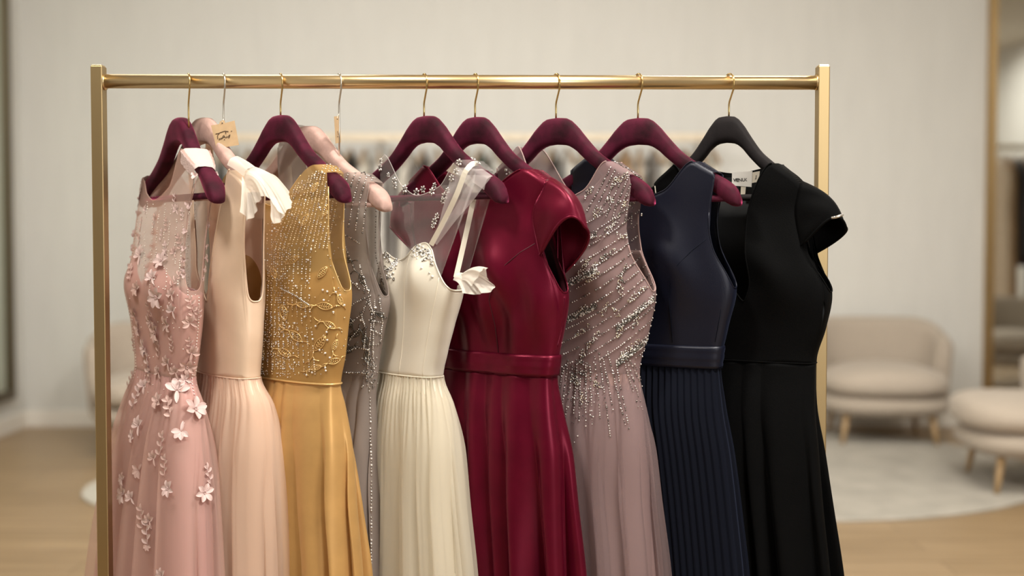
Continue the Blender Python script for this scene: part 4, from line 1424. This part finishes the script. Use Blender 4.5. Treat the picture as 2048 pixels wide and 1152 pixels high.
for k in range(17):
    y0 = 470 + k * 24.0
    a = RND.uniform(0, .12)
    pts = [(1120 + 190 * t, y0 + 12 - 128 * t + 14 * math.sin(t * 3) - 10) for t in (0, .2, .4, .6, .8, 1.0)]
    pts = [p for p in pts if p[1] < 738 and p[1] > 330]
    if len(pts) > 1:
        D7.line_beads(B, pts, 4.6, .0014, [0, 0, 1, 2], .4, prob=.88, rnd=RND)
        if k % 3 == 1:
            j = RND.randint(0, max(0, len(pts) - 3))
            for dy in (4, 7, 10, 13):
                D7.line_beads(B, [(p[0], p[1] + dy) for p in pts[j:j + 3]], 3.2, .0014, [0, 1, 1, 2], .8, rnd=RND)
for k in range(8):
    D7.line_beads(B, [(1222 + k * 9, 335 + k * 4), (1195 + k * 10, 385 + k * 5), (1172 + k * 13, 425 + k * 4)], 4.8, .0014, [0, 1], .5, prob=.85, rnd=RND)
D7.line_beads(B, [(1225, 322), (1255, 338), (1290, 362)], 4.5, .0016, [0, 1], .8, rnd=RND)
for k in range(18):
    t = k / 17
    x0 = 1128 + 150 * t
    y0 = 700 + 40 * RND.random()
    L = (60 + 140 * (1 - abs(t - .35) * 1.3)) * RND.uniform(.55, 1)
    dx = (t - .30) * 95 * RND.uniform(.7, 1.2) * L / 140
    D7.line_beads(B, [(x0, y0), (x0 + dx * .5, y0 + L * .5), (x0 + dx, y0 + L)], 5.2, .0014, [0, 0, 1], .5, prob=.85, rnd=RND)
for k in range(150):
    x, y = RND.gauss(1165, 16), 720 + abs(RND.gauss(0, 1)) * 65
    h = D7.cast(x, y)
    if h: B.add(h[0] + h[1] * .001, RND.uniform(.001, .0018), RND.choice([0, 1, 1, 2]))
for k in range(34):
    y = 585 + k * 5 if k < 30 else 400 + k
    p = D7.S(rad(-7), D7.zy(y), .0015)
    if k % 3 == 0 and y < 735: B.add(p, .0022, 0)
obj('beadwork', B.vf(), [M['silvbead'], M['darkbead'], M['crystal']], D7.root, kind='stuff')
M['leafbead'] = mat('champagne_sequin', (.62, .56, .44), .25, .8)
def bead_leaf(D, x, y, L, W, rot, seed, mats):
    r = random.Random(seed)
    Bj = Beads()
    c, q = math.cos(rot), math.sin(rot)
    n = int(L * W * .34)
    for i in range(n):
        u = r.uniform(-1, 1)
        v = r.uniform(-1, 1) * (1 - u * u) ** .7
        h = D.cast(x + (u * L * c - v * W * q), y + (u * L * q + v * W * c))
        if h: Bj.add(h[0] + h[1] * .0012, r.uniform(.0010, .0019), r.choice(range(len(mats))))
    if Bj.V: obj('beaded_leaf', Bj.vf(), mats, D.root)
for i, (x, y, L, W, rt) in enumerate([(1185, 553, 17, 6, -.6), (1208, 515, 30, 6, -.65), (1272, 590, 24, 6, -.75), (1241, 570, 20, 7, 1.5), (1232, 625, 12, 6, .9), (1170, 700, 18, 6, -1), (1240, 665, 12, 7, -1.2), (1272, 645, 14, 6, -1.1),
                                     (1260, 695, 26, 5, -.75), (1190, 675, 16, 6, -.9), (1210, 618, 16, 5, -1.1), (1248, 540, 14, 5, -1.2), (1170, 530, 22, 5, -.9), (1160, 620, 16, 5, -.8), (1195, 770, 10, 7, .9), (1150, 760, 12, 8, .8), (1165, 795, 10, 6, 1.4),
                                     (1165, 660, 20, 5, -.7), (1246, 355, 14, 7, -.8), (1222, 400, 10, 8, .3), (1256, 405, 13, 6, -.6), (1232, 440, 16, 6, -1.1), (1195, 425, 14, 6, -1), (1178, 385, 15, 6, -1), (1228, 365, 12, 6, -1.2), (1215, 460, 20, 6, -.7), (1245, 470, 13, 6, .4),
                                     (1025, 355, 10, 5, 1.2), (1016, 345, 8, 5, 1)]):
    bead_leaf(D7, x, y, L, W, rt, i, [M['silvbead'], M['crystal'], M['leafbead'], M['darkbead']] if i % 2 else [M['silvbead'], M['leafbead']])

# ---- D8 navy
D8 = Dress('evening_dress', 'navy satin sleeveless dress with belt and pleated chiffon skirt', HANG[8], 33,
    [(325, 1135, 1462, .024), (370, 1140, 1458, .028), (430, 1150, 1440, .033), (490, 1162, 1442, .036), (575, 1178, 1473, .040), (650, 1190, 1456, .036), (725, 1200, 1442, .033),
     (800, 1202, 1449, .044), (900, 1216, 1465, .052), (1000, 1228, 1478, .056), (1152, 1240, 1495, .062), (1500, 1240, 1520, .07)],
    [(-1, 572), (-.985, 555), (-.955, 470), (-.92, 'S'), (-.7, 'S'), (-.3, 385), (0, 398), (.3, 385), (.64, 'S'), (.885, 'S'), (.94, 480), (.985, 555), (1, 572)],
    sleeveless(572, 400, .64, .885), bust=(525, .019, .40, .06))
tf8 = D8.topf()
D8.sheet('bodice', M['navy'], D8.zy(728), tf8, Mr=44, N=180)
D8.skirt('skirt', M['navych'], 727, .0042, 44, .004, 73, tri=True, N=460, solid=0)
band(D8, 'belt', M['navy'], 685, 728, .004, .0006)
dart(D8, [(1412, 478), (1385, 500), (1355, 530), (1340, 555), (1338, 600), (1345, 685)], M['navych'])
dart(D8, [(1448, 575), (1440, 630), (1430, 684)], M['navych'])
crisp_edge(D8, 'edge_binding', M['navy'], .0013)
card('size_label', [(1309, 372), (1326, 368), (1327, 384), (1311, 386)], .055, .0006, M['cream'], D8.root)

# ---- D9 black
D9 = Dress('evening_dress', 'black velvet V-neck dress with cap sleeves, rightmost on the rack', HANG[9], 31,
    [(325, 1300, 1622, .042), (370, 1302, 1618, .044), (430, 1320, 1606, .038), (500, 1335, 1622, .042), (580, 1352, 1664, .048), (650, 1368, 1652, .042), (715, 1380, 1633, .036),
     (800, 1380, 1632, .044), (900, 1390, 1643, .052), (1000, 1402, 1655, .056), (1152, 1416, 1673, .062), (1500, 1420, 1700, .07)],
    [(-1, 580), (-.985, 560), (-.955, 470), (-.92, 'S'), (-.62, 'S'), (0, 600), (.05, 585), (.62, 'S'), (.955, 'S'), (.965, 490), (.985, 562), (1, 580)],
    [(-1, 580), (-.985, 560), (-.955, 470), (-.92, 'S'), (-.62, 'S'), (0, 346), (.62, 'S'), (.955, 'S'), (.965, 490), (.985, 562), (1, 580)], bust=(540, .016, .42, .06))
tf9 = D9.topf()
D9.sheet('bodice', M['bkvelvet'], D9.zy(720), tf9, Mr=44, N=180)
M['bklin'] = mat('black_lining', (.006, .0065, .008), .5)
D9.sheet('bodice_lining', M['bklin'], D9.zy(716), lambda cu, f: min(tf9(cu, f), D9.zy(350)) - .003, off=-.0035, bridge=False, register=False, solid=0)
D9.skirt('skirt', M['bkvelvet'], 719, .026, 12, .004, 83, solid=.0012, sharp=1.3, lean=.3)
crisp_edge(D9, 'edge_binding', M['bkvelvet'], .0016)
obj('waist_seam', tube([D9.S(2 * PI * i / 120, D9.zy(718), .001) for i in range(120)], .0012, 6, closed=True), M['bkvelvet'], D9.root)
cap_sleeve(D9, M['bkvelvet'], M['bklin'], 490, 510, .088, .085, .016, .022)
cap_sleeve(D9, M['bkvelvet'], M['bklin'], 490, 510, .060, .080, .016, .01, side=1)
obj('sleeve_pin', tube([P(1663, 436, -.215), P(1673, 434, -.216), P(1687, 429, -.218)], .0022, 8), M['silvbead'], D9.root)
# labels sewn inside the back neck
lb = D9.root
SLP = -.00105 * math.tan(rad(31))
YL = lambda x, d=0: D9.Y + .021 - d + (x - 1458) * SLP
L0 = card('brand_label', [(1464, 345), (1505, 342), (1503, 374), (1464, 371)], YL(1484, .003), .0005, M['white'], lb, (SLP, 0))
card('size_label', [(1504, 345), (1520, 342), (1517, 364), (1503, 366)], YL(1511, .002), .0005, M['cream'], lb, (SLP, 0))
card('care_label', [(1482, 372), (1492, 372), (1490, 392), (1481, 391)], YL(1486, .002), .0005, M['cream'], lb, (SLP, 0))
def text(body, px, py, Y, size, m, parent, rot=0.0, name='lettering', font_sx=1.0):
    cu_ = bpy.data.curves.new(name, 'FONT')
    cu_.body = body
    cu_.size = size
    cu_.extrude = .0001
    cu_.align_x = 'CENTER'
    cu_.align_y = 'CENTER'
    cu_.offset = .0002
    to = bpy.data.objects.new('tmp', cu_)
    COL.objects.link(to)
    dg = bpy.context.evaluated_depsgraph_get()
    me = bpy.data.meshes.new_from_object(to.evaluated_get(dg))
    COL.objects.unlink(to)
    bpy.data.objects.remove(to)
    me.materials.clear()
    me.materials.append(m)
    o = bpy.data.objects.new(name, me)
    COL.objects.link(o)
    o.parent = parent
    q, off = parent, Vector((0, 0, 0))
    while q:
        off += Vector(q.location); q = q.parent
    o.matrix_local = Matrix.Translation(P(px, py, Y) - off) @ Matrix.Rotation(-rad(31), 4, 'Z') @ Matrix.Rotation(PI / 2, 4, 'X') @ Matrix.Rotation(rot, 4, 'Z') @ Matrix.Scale(font_sx, 4, (1, 0, 0))
    return o
text('VENUCE', 1484, 360, YL(1484, .0036), .0092, M['ink'], L0, .0, font_sx=1.1)
text('J', 1512, 354, YL(1512, .0026), .009, M['ink'], lb, -.1)

# ------------------------------------------------------------------ lights
def area(name, loc, target, size, power, col, sy=None, spread=180):
    l = bpy.data.lights.new(name, 'AREA')
    l.shape = 'RECTANGLE'
    l.size = size
    l.size_y = sy or size
    l.energy = power
    l.color = col
    l.spread = rad(spread)
    o = bpy.data.objects.new(name, l)
    o.location = loc
    d = Vector(target) - Vector(loc)
    o.rotation_euler = d.to_track_quat('-Z', 'Y').to_euler()
    COL.objects.link(o)
    return o
WARM = (1.0, .945, .845)
area('key_ceiling_light', (.95, -1.05, 3.1), (.15, .0, 1.0), .5, 90, WARM, sy=.3)
area('second_ceiling_light', (-.95, -1.25, 3.1), (-.5, .0, 1.2), .4, 46, WARM, sy=.3)
area('added_front_fill_light', (2.3, -4.6, 2.0), (.1, 0, .9), 1.0, 74, (1.0, .97, .92), sy=1.6)  # added fill from behind the camera, for chests and fold highlights; no real lamp
area('room_ceiling_light', (-1.6, 2.0, 3.2), (-1.6, 2.8, 0), 1.4, 62, WARM)
area('room_ceiling_light', (1.9, 2.0, 3.2), (1.9, 2.8, 0), 1.4, 62, WARM)
area('wall_wash_light', (-.2, 1.9, 3.2), (-.2, 5.2, .9), 4.2, 50, (1.0, .965, .90), sy=.5, spread=120)
area('mirror_zone_light', (4.3, 0.5, 3.2), (4.3, .9, 0), .8, 40, WARM)
w = bpy.data.worlds.new('world')
SC.world = w
w.use_nodes = True
w.node_tree.nodes['Background'].inputs[0].default_value = (1, .93, .84, 1)
w.node_tree.nodes['Background'].inputs[1].default_value = .02

SC.view_settings.view_transform = 'Standard'
SC.view_settings.look = 'None'
SC.view_settings.exposure = 0.0
SC.view_settings.gamma = 1.0
SC.view_settings.use_curve_mapping = False
SC.cycles.transparent_max_bounces = 24
SC.cycles.max_bounces = 8
SC.cycles.use_denoising = True
